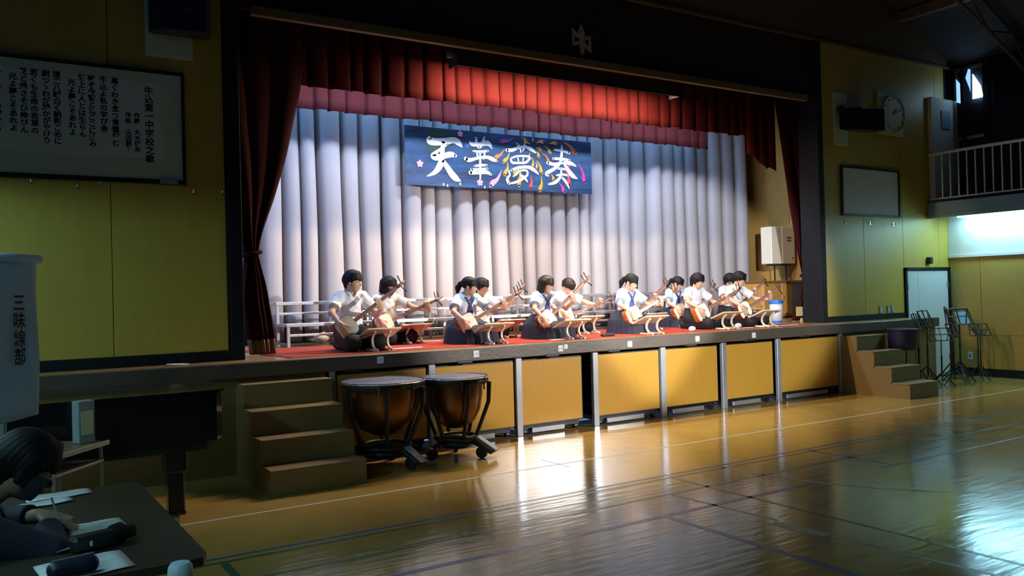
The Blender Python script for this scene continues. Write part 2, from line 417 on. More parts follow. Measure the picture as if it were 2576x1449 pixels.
# numbered plates along the lip
for i, (x, z, tx) in enumerate([(.496, .94, '1-2'), (1.567, .933, '1-②'), (2.644, .929, '2-②'), (2.715, .944, ''), (3.641, .923, '3-②'), (4.734, .928, '4-②'), (5.752, .923, '5-②')]):
    wds = ['leftmost, in the dark', 'above the right timpano', 'above the third cart', 'half hidden beside a bigger plate', 'near the middle of the stage edge', 'second from the right', 'rightmost of the row']
    t = thing('number_plate', 'small white plate on the stage edge, '+wds[i], 'plate', (x, -.0755, z), 0, 'plates on the stage edge')
    h = .034 if tx else .026
    b = MB(); out = []
    for cx, cy, a0 in ((h-.01, h-.01, 0), (-h+.01, h-.01, 90), (-h+.01, -h+.01, 180), (h-.01, -h+.01, 270)):
        for j in range(4): a = math.radians(a0+30*j); out.append((cx+.01*math.cos(a), cy+.01*math.sin(a)))
    b.prism(out, 0, -.004, lambda a, c, d: (a, d, c)); b.build('plate_body', 'white_paint' if tx else 'board_white', t)
    if tx:
        vs, fs = text_mesh(tx, .03); MB().add([(v[0], -.0045, v[1]+.013) for v in vs], fs).build('lettering', 'grey_plastic', t)
# stage interior shell
struct(MB().box(-2.7, -2.6, .45, 4.8, 1.0, 5.7).build('wall_stage_left', 'wall_ply'))
struct(MB().box(-2.7, 9.6, 4.7, 4.8, 1.0, 5.7).build('wall_stage_back', 'brown_ply'))
wsr = struct(MB().box(9.54, 9.64, .45, 4.8, 1.0, 5.7).build('wall_stage_right', 'dark_void'))
for a, b in ((.45, 1.42), (1.42, 2.36), (2.36, 3.0), (3.0, 4.7)):
    for c, d in ((1.0, 5.7),):
        MB().bevbox(9.51, 9.54, a+.003, b-.003, c, d, .002).build('plywood_sheet', 'stage_ply', wsr)
struct(MB().box(-2.7, 9.64, .45, 4.8, 5.7, 5.8).build('ceiling_stage', 'dark_void'))
# right, left and rear walls of the hall
wr = struct(MB().box(11.02, 11.2, -20, .33, 0, 2.66).build('wall_right', 'dark_void'))
y = YW
for k in range(14):
    y2 = y-(1.15 if k else .52)
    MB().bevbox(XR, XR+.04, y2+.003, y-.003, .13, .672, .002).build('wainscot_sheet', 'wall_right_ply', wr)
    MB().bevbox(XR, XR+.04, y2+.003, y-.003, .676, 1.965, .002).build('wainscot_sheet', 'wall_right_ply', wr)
    y = y2
MB().box(XR, XR+.04, -20, YW, 1.97, 2.66).build('painted_band', 'white_band', wr)
struct(MB().bevbox(XR-.03, XR, -20, YW, 1.955, 2.01, .004).build('trim_4', 'white_paint'))
struct(MB().box(XR-.012, XR, -20, YW, 0, .13).build('baseboard_side', 'black_trim'))
struct(MB().box(11.3, 11.45, -20, .33, 2.66, 5.3).build('wall_upper_right', 'blackout'))
struct(MB().box(XL-.15, XL, -20, .33, 0, 5.3).build('wall_left', 'dim_wall'))
struct(MB().box(XL, 11.4, -20.1, -20, 0, 7.5).build('wall_back', 'dim_wall'))
# vaulted roof
prof = [(-4.6+i*(16.1/24), 0) for i in range(25)]
prof = [(x, 7.16-.0308*(x-3.4)**2) for x, _ in prof]
b = MB(); n = len(prof)
vs = [(x, .45, z) for x, z in prof]+[(x, -20.1, z) for x, z in prof]+[(x, .45, z+.12) for x, z in prof]+[(x, -20.1, z+.12) for x, z in prof]
fs = [(i, i+1, n+i+1, n+i) for i in range(n-1)]+[(2*n+i, 3*n+i, 3*n+i+1, 2*n+i+1) for i in range(n-1)]
b.add(vs, fs); ce = struct(b.build('ceiling', 'roof'))
for k, yy in enumerate((-.9, -3.4, -6, -9, -12, -15)):       # arched steel trusses
    t = thing('roof_truss', ['', '', 'third', 'fourth', 'fifth', 'sixth'][k]+' dark steel lattice roof arch out from the stage wall' if k > 1 else ('dark steel lattice arch under the roof nearest the stage wall' if k == 0 else 'second dark steel lattice roof arch out from the stage wall'), 'truss', (0, yy, 0), 0, 'roof arches')
    up = [(x, z-.06) for x, z in prof[::1]]; lo = [(x, z-.42) for x, z in prof[::1]]
    MB().tube([(x, 0, z) for x, z in up], .03, 6).build('top_chord', 'truss', t); MB().tube([(x, 0, z) for x, z in lo], .03, 6).build('bottom_chord', 'truss', t)
    for i in range(len(up)-1):
        MB().tube([(up[i][0], 0, up[i][1]), (lo[i+1][0], 0, lo[i+1][1])] if i % 2 else [(lo[i][0], 0, lo[i][1]), (up[i+1][0], 0, up[i+1][1])], .014, 5, False).build('web_bar', 'truss', t)
for k, x in enumerate((9.75, 8.4, 6.6, 4.6, 2.2, 0, -2.2)):
    z = 7.16-.0308*(x-3.4)**2
    boxobj('purlin', 'header_trim' if k == 0 else 'truss', x-.05, x+.05, -20, .28, z-.17, z-.02, ce)
# gallery on both long sides, lamps beneath
def gallery(side):
    x0, x1 = (10.4, 11.3) if side > 0 else (-4.5, -3.6)
    xf = x0 if side > 0 else x1
    nm = 'right' if side > 0 else 'left'
    struct(MB().bevbox(x0, x1, -20, YW, 2.66, 2.86, .01).bevbox(xf-(.0 if side > 0 else .09), xf+(.09 if side > 0 else 0), -20, YW, 2.605, 2.68, .006).build('gallery_slab_'+nm, 'slab_blue'))
    if side > 0:
        t = thing('gallery_railing', 'pale metal railing with thin upright bars along the gallery edge', 'railing', (xf+.06, 0, 2.86))
        MB().tube([(0, .28, .80), (0, -7, .80)], .024, 8).build('handrail', 'white_paint', t)
        MB().tube([(0, .28, .06), (0, -7, .06)], .014, 6).build('bottom_rail', 'white_paint', t)
        b0 = None
        for k in range(44):
            if b0 is None: o = b0 = MB().tube([(0, 0, .06), (0, 0, .79)], .012, 6).build('baluster', 'white_paint', t)
            else: o = b0.copy(); COL.objects.link(o); o.parent = t
            o.location = (0, .20-.135*k, 0)
    for k in range(2 if side > 0 else 3):
        ys = -.05-1.75*k if side > 0 else -.35-2.6*k
        xx = 10.72 if side > 0 else -3.95
        wh = ['nearest the stage wall', 'second along the gallery', 'third along the gallery', 'fourth along the gallery'][k]
        t = thing('tube_lamp', 'lit fluorescent tube lamp under the %s gallery, ' % nm+wh, 'lamp', (xx, ys, 2.66), 0, 'tube lamps under the galleries')
        MB().bevbox(-.09, .09, -1.28, .02, -.012, 0, .002).build('housing', 'white_paint', t)
        [MB().tube([(q, 0, -.038), (q, -1.25, -.038)], .019, 10).build('tube', 'tube_lit' if side > 0 else 'tube_lit_warm', t, True) for q in (-.05, .05)]
        for yy in (.005, -1.255): MB().bevbox(-.08, .08, yy-.010, yy+.010, -.062, -.010, .003).build('end_cap', 'white_paint', t)
gallery(1); gallery(-1)
# gallery window with blackout curtains, a slit of daylight
wn = struct(MB().box(11.27, 11.30, -2.2, .28, 3.95, 4.0).box(11.27, 11.30, -2.2, .28, 5.12, 5.17).box(11.27, 11.3, -.42, -.38, 4.0, 5.12).box(11.27, 11.3, .24, .28, 4.0, 5.12).build('window_1', 'steel_dull'))
MB().add([(11.26, -.03, 4.60), (11.26, -.21, 4.60), (11.26, -.17, 4.80), (11.26, -.06, 5.0), (11.26, -.04, 5.02)], [(0, 1, 2, 3, 4)]).build('pane', 'daylight_pane', wn)
MB().add([(11.262, .08, 4.98), (11.262, .02, 4.80), (11.262, 0.0, 4.72), (11.262, -.01, 5.1), (11.262, .03, 5.12)], [(0, 1, 2, 3, 4)]).build('pane', 'daylight_dim', wn)
MB().add([(11.262, .24, 4.60), (11.262, .15, 4.56), (11.262, .17, 4.9), (11.262, .24, 5.0)], [(0, 1, 2, 3)]).build('pane', 'daylight_dim', wn)
b = MB()
for (ya, yb) in ((.26, .24), (.15, .08), (-.22, -2.2)):
    n = max(3, int(abs(ya-yb)/.03)); vs = []; fs = []
    for i in range(n+1):
        yy = ya+(yb-ya)*i/n; off = .02*math.sin(i*1.7); vs += [(11.22+off, yy, 3.6), (11.22+off, yy, 5.2)]
    fs = [(2*i, 2*i+1, 2*i+3, 2*i+2) for i in range(n)]; b.add(vs, fs)
bo = b.build('blackout_curtain', 'blackout', None, True); tag(bo, 'dark blackout curtain drawn across the gallery window', 'curtain')
bo.modifiers.new('s', 'SOLIDIFY').thickness = .006

# unseen windows added on the left gallery wall; glowing panes give blue fill
w2 = struct(MB().box(XL, XL+.04, -12.1, -2.0, 3.55, 3.6).box(XL, XL+.04, -12.1, -2.0, 4.95, 5.0).build('blue_fill_window', 'steel_dull'))
for k in range(5): MB().bevbox(XL+.005, XL+.03, -2.05-2*(k+1)+.05, -2.05-2*k, 3.61, 4.94, .003).build('blue_fill_pane', 'blue_glow', w2)
# double door in the front wall
dr = struct(MB().bevbox(9.70, 9.755, YW-.03, YW+.03, 0, 1.80, .003).bevbox(10.925, 10.975, YW-.03, YW+.03, 0, 1.80, .003).bevbox(9.70, 10.975, YW-.03, YW+.03, 1.755, 1.80, .003).build('door_1', 'black_trim'))
MB().bevbox(9.76, 10.06, YW-.01, YW+.03, .01, 1.75, .003).build('door_leaf', 'white_paint', dr)
dl = MB().bevbox(10.064, 10.92, YW-.01, YW+.03, .01, 1.75, .003).build('door_leaf', 'white_paint', dr)
for x in (9.775, 10.905):
    for z in (.25, 1.45): MB().bevbox(x-.02, x+.02, YW-.02, YW-.005, z, z+.11, .002).build('hinge', 'steel_dull', dr)
MB().tube([(10.12, YW-.03, .85), (10.12, YW-.06, .85), (10.22, YW-.06, .85)], .012, 6).build('door_handle', 'chrome', dl)
# ---------------------------------------------------------------- curtains
def curtain(name, m, x0, x1, z0, z1, y, pitch, amp, seed, label, group=None, nz=10, jit=.25, hemjit=.0, flare=.0):
    rn = random.Random(seed); xs = [x0]
    while xs[-1] < x1-pitch*.5: xs.append(xs[-1]+pitch*(1+rn.uniform(-jit, jit)))
    xs[-1] = x1; vs = []; nx = 0; cols = []
    for i in range(len(xs)-1):
        hj = rn.uniform(-hemjit, hemjit); aj = amp*rn.uniform(.7, 1.25); sk = rn.uniform(-.25, .25)
        US = [0, .035, .069, .08, .10, .125, .17, .26, .38, .5, .62, .74, .83, .875, .90, .92, .931, .965]
        for u in US+([1.0] if i == len(xs)-2 else []):
            us = min(1, max(0, u+sk*u*(1-u)*2))
            e_ = min(us, 1-us); prof = 0 if e_ < .07 else (min(1, (e_-.07)/.09)**.5)*.72+.28*math.sin(PI*us)
            cols.append((xs[i]+(xs[i+1]-xs[i])*u, aj*prof, hj))
    for k in range(nz+1):
        t = k/nz
        for (x, a, hj) in cols:
            z = z1+(z0+hj*.6-z1)*t
            vs.append((x+.012*math.sin(z*2.1+x*3)*t, y-a*(1+flare*t), z))
    n = len(cols); fs = [(k*n+i, k*n+i+1, (k+1)*n+i+1, (k+1)*n+i) for k in range(nz) for i in range(n-1)]
    o = MB().add(vs, fs).build(name, m, None, True)
    o.modifiers.new('s', 'SOLIDIFY').thickness = .008
    return tag(o, label, 'curtain', group)
curtain('stage_curtain', 'grey_curtain', -1.6, 8.95, 1.015, 5.3, 3.0, .27, .19, 3, 'pale grey pleated curtain across the back of the stage', nz=14, flare=.25)
curtain('valance', 'velvet', -.75, 7.25, 3.80, 4.95, .98, .21, .05, 5, 'front red velvet valance hanging behind the header, lit orange in the middle', 'red valances', hemjit=.02)
curtain('valance', 'velvet_back', -1.6, 7.49, 3.88, 5.2, 2.36, .24, .05, 9, 'rear dull red valance just above the blue banner', 'red valances', hemjit=.02)
def SY(x, z, f=1.0246): return (-2.705+(x+2.705)*f, 1.543+(z-1.543)*f)
def tied(name, m, left, right, y, folds, amp, label, zf, seed):
    t0 = thing(name, label, 'curtain', (0, y, 1.0), 0, 'tied front stage curtains')
    def at(tab, z):
        tab = sorted(tab, key=lambda q: -q[1])
        if z >= tab[0][1]: return tab[0][0]
        for (xa, za), (xb, zb) in zip(tab, tab[1:]):
            if zb <= z <= za: t = (za-z)/(za-zb); t = t*t*(3-2*t) if False else t; return xa+(xb-xa)*t
        return tab[-1][0]
    def sheet(z0, z1, nz, m, nm, dy=0):
        K = folds*10; vs = []
        for k in range(nz+1):
            z = z1+(z0-z1)*k/nz; a = at(left, z); b = at(right, z); wd = b-a
            for i in range(K+1):
                u = i/K; am = amp*(.55+.45*math.sin(u*7+seed)**2)
                vs.append((a+wd*u, -am*abs(math.sin(PI*folds*u+.3*math.sin(z*1.5+seed)))**.7+dy-.05*math.sin(PI*u), z-1.0))
        fs = [(k*(K+1)+i, k*(K+1)+i+1, (k+1)*(K+1)+i+1, (k+1)*(K+1)+i) for k in range(nz) for i in range(K)]
        o = MB().add(vs, fs).build(nm, m, t0, True); o.modifiers.new('s', 'SOLIDIFY').thickness = .01; return o
    sheet(zf, 4.9, 40, m, 'drape')
    sheet(1.012, zf, 4, 'fringe', 'fringe', -.004)
    tz = [z for x, z in right if True]
    zt = TIE
    a, b = at(left, zt), at(right, zt); cx = (a+b)/2; rx = (b-a)/2+.03
    pts = [(cx+rx*math.cos(q*PI/8), -.03+.085*math.sin(q*PI/8), zt-1.0+.02*math.cos(q*PI/8)) for q in range(17)]
    MB().tube(pts, .02, 6).build('tie_band', m, t0, True)
    return t0
TIE = SY(0, 2.0)[1]
Lr = [SY(*q) for q in [(.11, 4.9), (.072, 4.327), (-.028, 3.592), (-.185, 2.943), (-.313, 2.543), (-.43, 2.228), (-.489, 2.007), (-.447, 1.84), (-.404, 1.684), (-.344, 1.293), (-.325, .98)]]
Ll = [SY(*q) for q in [(-1.6, 4.9), (-1.5, 4.0), (-1.2, 3.2), (-.85, 2.5), (-.607, 1.995), (-.636, 1.73), (-.655, 1.54), (-.60, 1.135), (-.58, .98)]]
tied('front_curtain', 'velvet_side', Ll, Lr, .78, 5, .06, 'dark tied-back stage curtain with brown fringe at the left pillar', 1.16, 1.0)
TIE = SY(0, 1.72)[1]
Rl = [SY(*q) for q in [(6.95, 4.9), (7.051, 4.272), (7.226, 3.306), (7.332, 2.725), (7.479, 2.021), (7.573, 1.724), (7.542, 1.429), (7.398, 1.197), (7.257, .98)]]
Rr = [SY(*q) for q in [(8.5, 4.9), (8.4, 3.3), (8.1, 2.4), (7.76, 1.75), (7.8, 1.5), (7.82, 1.2), (7.82, .98)]]
tied('front_curtain', 'velvet_side', Rl, Rr, .78, 5, .05, 'red tied-back stage curtain at the right pillar', 1.03, 2.0)
# lower swag of the right curtain
b = MB(); K = 30; vs = []
for k in range(9):
    t = k/8
    for i in range(K+1):
        u = i/K; x = 6.78+.62*u; zb = 3.50-.14*u-.10*math.sin(PI*u*.5)+.03*(math.sin(u*9) > 0)
        vs.append((x, .86-.04*abs(math.sin(PI*3*u))**.6, 4.9+(zb-4.9)*t))
fs = [(k*(K+1)+i, k*(K+1)+i+1, (k+1)*(K+1)+i+1, (k+1)*(K+1)+i) for k in range(8) for i in range(K)]
o = b.add(vs, fs).build('curtain_swag', 'velvet', None, True); o.modifiers.new('s', 'SOLIDIFY').thickness = .008
tag(o, 'short red curtain end hanging lower than the valance at upper right', 'curtain')
# yellow notes pinned on the right curtain
for (x, z, wd, h, l) in ((7.56, 1.16, .155, .14, 'larger yellow paper pinned low on the red right curtain'), (7.60, 1.025, .055, .065, 'small yellow paper below the larger one on the right curtain')):
    x += .05
    tag(MB().bevbox(x-wd/2, x+wd/2, .672, .676, z-h/2+.01, z+h/2+.01, .001).build('paper_note', 'yellow_note'), l, 'paper note')
# light batten below the header
t = thing('light_batten', 'black lighting bar hung under the header rail', 'batten', (3.35, .5, 4.20))
MB().tube([(-1.6, 0, 0), (1.6, 0, 0)], .035, 8).build('bar', 'black', t)
for x in (-1.55, -.5, .5, 1.55): MB().tube([(x, 0, .02), (x, 0, .72)], .01, 6).build('hanger', 'black', t)
MB().bevbox(-1.66, 1.66, -.105, -.09, -.125, .03, .003).build('hood', 'black', t); MB().bevbox(-1.66, 1.66, -.10, 0, .02, .03, .003).build('hood_top', 'black', t)
for x in (-1.66, 1.65): MB().box(x, x+.01, -.10, .09, -.125, .03).build('hood_end', 'black', t)
MB().bevbox(-1.72, -1.6, -.02, .02, -.02, .03, .004).build('end_clamp', 'steel_dull', t)

# ---------------------------------------------------------------- painted banner
BW, BH = 3.165, .806
bn = thing('painted_banner', 'blue hanging banner painted with large white brush characters and fireworks', 'banner', (2.078, 2.62, 3.062))
MB().bevbox(0, BW, -.006, .006, 0, BH, .002).build('board', 'banner_blue', bn)
def buv(x, y):
    u = (x-192)/2233; yt = 145+235*u; yb = 862+140*u; v = (y-yt)/(yb-yt)
    u2 = u*10.73/(12.36-u*1.63); return u2*BW, (1-v)*BH
def ribbon(b, pts, dy, wk=1.0):
    q = []
    for x, y, wd in pts: X, Z = buv(x, y); q.append((X, Z, wd*BH/735*.5*wk))
    # catmull-rom resample
    out = []
    for i in range(len(q)-1):
        p0 = q[max(0, i-1)]; p1 = q[i]; p2 = q[i+1]; p3 = q[min(len(q)-1, i+2)]
        for k in range(5):
            t = k/5
            out.append(tuple(.5*((2*p1[j])+(-p0[j]+p2[j])*t+(2*p0[j]-5*p1[j]+4*p2[j]-p3[j])*t*t+(-p0[j]+3*p1[j]-3*p2[j]+p3[j])*t**3) for j in range(3)))
    out.append(q[-1]); vs = []; fs = []
    for i in range(len(out)):
        a = out[max(0, i-1)]; c = out[min(len(out)-1, i+1)]; dx, dz = c[0]-a[0], c[1]-a[1]; L = math.hypot(dx, dz) or 1
        r = max(.003, out[i][2]); nx, nz = -dz/L*r, dx/L*r
        vs += [(out[i][0]+nx, dy, out[i][1]+nz), (out[i][0]-nx, dy, out[i][1]-nz)]
    fs = [(2*i, 2*i+1, 2*i+3, 2*i+2) for i in range(len(out)-1)]
    for e in (0, len(out)-1):     # round ends
        k0 = len(vs); r = max(.003, out[e][2])
        for j in range(10): vs.append((out[e][0]+r*math.cos(j*PI/5), dy, out[e][1]+r*math.sin(j*PI/5)))
        fs.append(tuple(range(k0, k0+10)))
    b.add(vs, fs)
CH = {
 'brush_character_ten': [[(490,285,14),(488,335,80),(560,355,80),(680,350,74),(780,338,66),(835,368,70),(876,422,12)],
  [(700,388,22),(600,455,30),(525,520,58),(570,542,70),(650,528,60),(740,508,64),(796,524,36)],
  [(655,350,50),(642,450,52),(630,560,60),(600,650,72),(540,722,48),(450,766,12)],[(640,580,46),(690,655,62),(740,735,74),(790,792,72),(845,826,22)]],
 'brush_character_ka': [[(968,355,18),(1000,388,46),(1100,388,44),(1190,380,60),(1232,432,26)],[(1048,315,26),(1052,385,32),(1076,436,14)],[(1145,312,28),(1122,385,32),(1092,436,14)],
  [(1010,470,20),(1100,480,30),(1186,470,24)],[(1050,480,20),(1066,560,24)],[(1150,480,20),(1135,560,24)],
  [(920,562,50),(965,578,44),(1060,556,30),(1170,546,36),(1240,572,50),(1290,592,22)],[(1020,652,25),(1090,642,30),(1166,640,24)],[(985,695,36),(1080,690,24),(1172,682,28)],
  [(968,730,46),(1050,732,36),(1160,726,44),(1216,756,26)],[(1090,482,20),(1090,600,26),(1088,700,28),(1085,812,16)]],
 'brush_character_mu': [[(1415,462,40),(1480,462,40),(1560,432,34),(1640,428,34),(1710,458,46),(1760,498,18)],[(1540,392,28),(1572,440,26),(1580,492,12)],[(1632,385,28),(1622,440,26),(1600,480,12)],
  [(1460,566,22),(1474,612,30),(1560,618,26),(1640,612,28),(1692,560,24)],[(1462,562,20),(1540,536,22),(1660,540,24),(1698,562,22)],[(1540,545,16),(1552,605,18)],[(1612,545,16),(1600,605,18)],
  [(1466,706,34),(1550,676,34),(1660,670,38),(1730,702,46),(1786,756,16)],[(1560,690,24),(1530,742,28),(1480,782,12)],[(1560,712,18),(1640,710,24),(1652,760,26),(1590,812,30),(1500,852,28),(1410,866,12)],[(1560,762,18),(1610,792,34),(1652,846,16)],[(1425,700,20),(1440,760,26),(1400,820,20),(1430,868,26)]],
 'brush_character_so': [[(1984,464,24),(2070,476,30),(2162,506,34)],[(1968,570,30),(2070,576,32),(2162,592,30)],[(1900,620,40),(1985,640,40),(2080,620,32),(2180,632,46),(2236,662,18)],
  [(2075,420,24),(2070,520,36),(2050,620,36),(1980,690,40),(1880,748,42),(1905,776,22)],[(2080,600,30),(2130,690,46),(2190,772,60),(2246,812,18)],
  [(2014,690,24),(2080,696,28),(2116,706,22)],[(2000,772,20),(2080,762,28),(2142,778,22)],[(2060,690,22),(2050,782,32),(1990,852,40),(1905,878,22)],[(2060,790,24),(2112,852,36),(2150,932,12)]]}
lay = -.0066
for nm, strokes in CH.items():
    b = MB()
    for i, s in enumerate(strokes): ribbon(b, s, -.0105-.0002*i, 1.16)
    o = b.build('brush_character', 'paint_white', bn); o['label'] = 'white brush painted character'
petals = [(1510,315,1335,362,50,'purple'),(1392,448,1268,562,46,'orange'),(1705,395,1612,325,46,'gold'),(1770,382,1858,362,46,'peach'),(1925,395,2018,385,46,'gold'),(1860,415,1945,500,40,'gold'),(1760,440,1832,464,44,'gold'),(1770,480,1800,550,40,'gold'),(2085,370,2238,505,56,'orange'),(1448,488,1372,612,42,'gold'),(1425,605,1380,762,46,'gold'),(1765,590,1832,745,46,'gold'),(1718,560,1722,670,36,'gold'),(1755,610,1772,682,30,'peach'),(1550,640,1552,895,52,'gold'),(1818,770,1800,958,48,'gold'),(1688,765,1692,926,46,'red_paint'),(1395,770,1428,855,38,'peach'),(1348,702,1208,892,60,'pink'),(2258,630,2342,862,50,'magenta'),(2025,855,2092,975,46,'magenta'),(1935,755,1972,832,40,'gold'),(2095,690,2162,885,46,'red_paint'),(1838,505,1922,605,30,'orange'),(1575,470,1560,410,46,'gold'),(1690,500,1660,560,34,'gold'),(1725,300,1728,360,20,'peach'),(1525,690,1490,760,40,'gold'),(2120,600,2160,690,40,'magenta')]
for i, (x0, y0, x1, y1, wd, c) in enumerate(petals):
    b = MB(); mx, my = (x0+x1)/2+(y1-y0)*.08, (y0+y1)/2-(x1-x0)*.08
    ribbon(b, [(x0, y0, 4), (mx, my, wd*.6), (x0*.2+x1*.8, y0*.2+y1*.8, wd), (x1, y1, wd*.6)], -.0078-.0001*i, 1.2); b.build('firework_petal', c, bn)
for cx, cy, r in ((365, 615, 45), (858, 262, 38), (1080, 848, 46)):
    b = MB(); X, Z = buv(cx, cy); R = r*BH/735*1.1
    vs = [(X+R*(.84+.16*math.cos(5*a))*math.cos(a+1.57), -.0138, Z+R*(.84+.16*math.cos(5*a))*math.sin(a+1.57)) for a in [k*PI/20 for k in range(40)]]
    b.add(vs, [tuple(range(40))]).build('blossom', 'pink', bn)
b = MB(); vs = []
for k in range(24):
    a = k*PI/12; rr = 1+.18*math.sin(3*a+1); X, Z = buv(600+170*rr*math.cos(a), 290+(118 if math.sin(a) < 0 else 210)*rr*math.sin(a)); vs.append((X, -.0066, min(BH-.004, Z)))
b.add(vs, [tuple(range(24))]).build('green_reflection', 'reflection_green', bn)  # green reflection on the banner, painted in as a flat patch
for cx, cy in ((645, 868), (692, 882), (845, 862), (1140, 905)):
    X, Z = buv(cx, cy); MB().add([(X+.012*math.cos(k*PI/4), -.008, Z+.02*math.sin(k*PI/4)) for k in range(8)], [tuple(range(8))]).build('paint_dot', 'paint_white', bn)
X, Z = buv(945, 402); MB().add([(X+.03*math.cos(k*PI/5), -.008, Z+.03*math.sin(k*PI/5)) for k in range(10)], [tuple(range(10))]).build('paint_dot', 'blue_plastic', bn)
for x in (.25, 1.0, 1.95, 2.75): MB().tube([(x, 0, BH-.005), (x, 0, 2.635)], .003, 5).build('hanging_cord', 'paint_white', bn)

# ---------------------------------------------------------------- wall fittings
# framed school song
fr = thing('framed_song_sheet', 'framed sheet of handwritten song verses on the left wall', 'framed sheet', (-1.208, YW, 2.62))
FW, FH = 2.35, .975
MB().bevbox(-FW, 0, -.035, -.005, 0, FH, .003).build('backing', 'board_cream', fr)
MB().box(-FW+.17, -.17, -.0365, -.034, .20, FH-.10).build('paper_sheet', 'board_white', fr)
for nm, (a, b_, c, d) in (('frame_bar', (-FW-.02, .02, FH-.02, FH+.012)), ('frame_bar', (-FW-.02, .02, -.02, .02)), ('frame_bar', (-.006, .022, -.02, FH)), ('frame_bar', (-FW-.022, -FW+.006, -.02, FH))):
    MB().bevbox(a, b_, -.045, -.003, c, d, .003).build('frame_bar', 'black', fr)
MB().bevbox(-.20, -.05, -.05, -.04, -.015, .03, .002).build('caption_plate', 'grey_plastic', fr)
cols = [(-.275, .80, .070, '牛込第一中学校之歌'), (-.375, .56, .046, '作詞 大木惇夫'), (-.445, .56, .046, '作曲 山田耕筰'),
 (-.545, .85, .056, '高くわき立つ青雲望む'), (-.635, .85, .056, '牛込よ私の学び舎'), (-.725, .85, .056, '時ぞ今智と徳ここに汲み'), (-.80, .85, .056, '枝上に人とは生らん'), (-.875, .80, .056, '光よ夢こそあれよ'),
 (-.985, .85, .056, '環二八崎白く朝影こめに'), (-1.065, .85, .056, '朝つゝわが緑かがやけり'), (-1.15, .85, .056, '若くも生命の若草の'), (-1.225, .85, .056, '花と縁さそひ伸びん'), (-1.30, .80, .056, '光よ夢こそあれよ'),
 (-1.41, .85, .056, '見よ見よ峰の輝ける〳'), (-1.50, .85, .056, '晴れたる和かに求めて'), (-1.59, .85, .056, '共に立ちて行かん'), (-1.68, .85, .056, '友よ手をとりて'), (-1.77, .80, .056, '光よ夢こそあれよ')]
b = MB()
for x, z, s, tx in cols:
    for k, chh in enumerate(tx):
        if chh in ' 　': continue
        vs, fs = text_mesh(chh, s*1.08, offset=.0016)
        b.add([(x+v[0], -.0372, z+.03-k*s*1.02*(.97 if len(tx) > 10 else 1.05)+v[1]) for v in vs], fs)
b.build('lettering', 'ink', fr)
def hook(x, z, i):
    t = thing('wall_hook', 'small metal hook on left wall, '+i, 'hook', (x, YW, z), 0, 'hooks along the left wall')
    MB().bevbox(-.008, .008, -.008, 0, -.03, .03, .002).build('plate', 'chrome', t); MB().tube([(0, -.008, 0), (0, -.03, -.01), (0, -.032, .02)], .005, 6).build('peg', 'chrome', t)
for x, z, i in ((-2.394, 2.585, 'first from the left below the framed sheet'), (-2.055, 2.555, 'second from the left below the framed sheet'), (-1.885, 2.585, 'third from the left below the framed sheet'), (-1.122, 2.545, 'just right of the framed sheet'), (-.87, 2.55, 'beside the stage pillar')): hook(x, z, i)
for x, z, i in ((8.25, 2.50, 'left'), (8.85, 2.50, 'middle'), (9.45, 2.49, 'right')):
    t = thing('wall_hook', 'small metal hook under the white screen, %s one' % i, 'hook', (x, YW, z), 0, 'hooks below the white screen')
    MB().bevbox(-.01, .01, -.008, 0, -.03, .03, .002).build('plate', 'chrome', t); MB().tube([(0, -.008, 0), (0, -.035, -.01), (0, -.036, .02)], .006, 6).build('peg', 'chrome', t)
# loudspeaker, left
t = thing('wall_loudspeaker', 'large dark loudspeaker mounted high on the left wall', 'loudspeaker', (-1.22, YW, 3.74))
MB().bevbox(-.28, .12, -.02, 0, 0.0, 1.0, .003).build('mounting_board', 'board_cream', t)
pr = [(-.26, -.1), (-.20, -.34), (.16, -.40), (.22, -.32), (.24, -.06), (-.24, -.06)]
MB().prism(pr, .17, .95, lambda a, c, d: (a, c, d+.10*(c+.2))).build('cabinet', 'navy_plastic', t)
MB().prism([(-.185, -.352), (.15, -.408), (.15, -.41), (-.185, -.355)], .20, .9, lambda a, c, d: (a, c, d+.10*(c+.2))).build('grille', 'black', t)
vs, fs = text_mesh('YAMAHA', .035); MB().add([(v[0]+.02, -.402-.13*(v[0]), v[1]+.34) for v in vs], fs).build('lettering', 'steel_dull', t)
# loudspeaker, right
t = thing('wall_loudspeaker', 'small black loudspeaker on an arm beside the clock', 'loudspeaker', (8.18, YW, 3.68))
MB().bevbox(-.16, .16, -.02, 0, -.03, .76, .003).build('mounting_board', 'board_cream', t)
MB().prism([(-.10, -.06), (.38, -.20), (.74, -.32), (.78, -.26), (.66, -.04), (.10, -.02)], .20, .52, lambda a, c, d: (a*.86, c, d)).build('cabinet', 'navy_plastic', t)
MB().tube([(-.04, -.02, .50), (-.04, -.10, .50)], .055, 12).build('swivel', 'black', t)
MB().tube([(-.02, -.09, .50), (.36, -.12, .545)], .02, 8).build('arm', 'black', t)
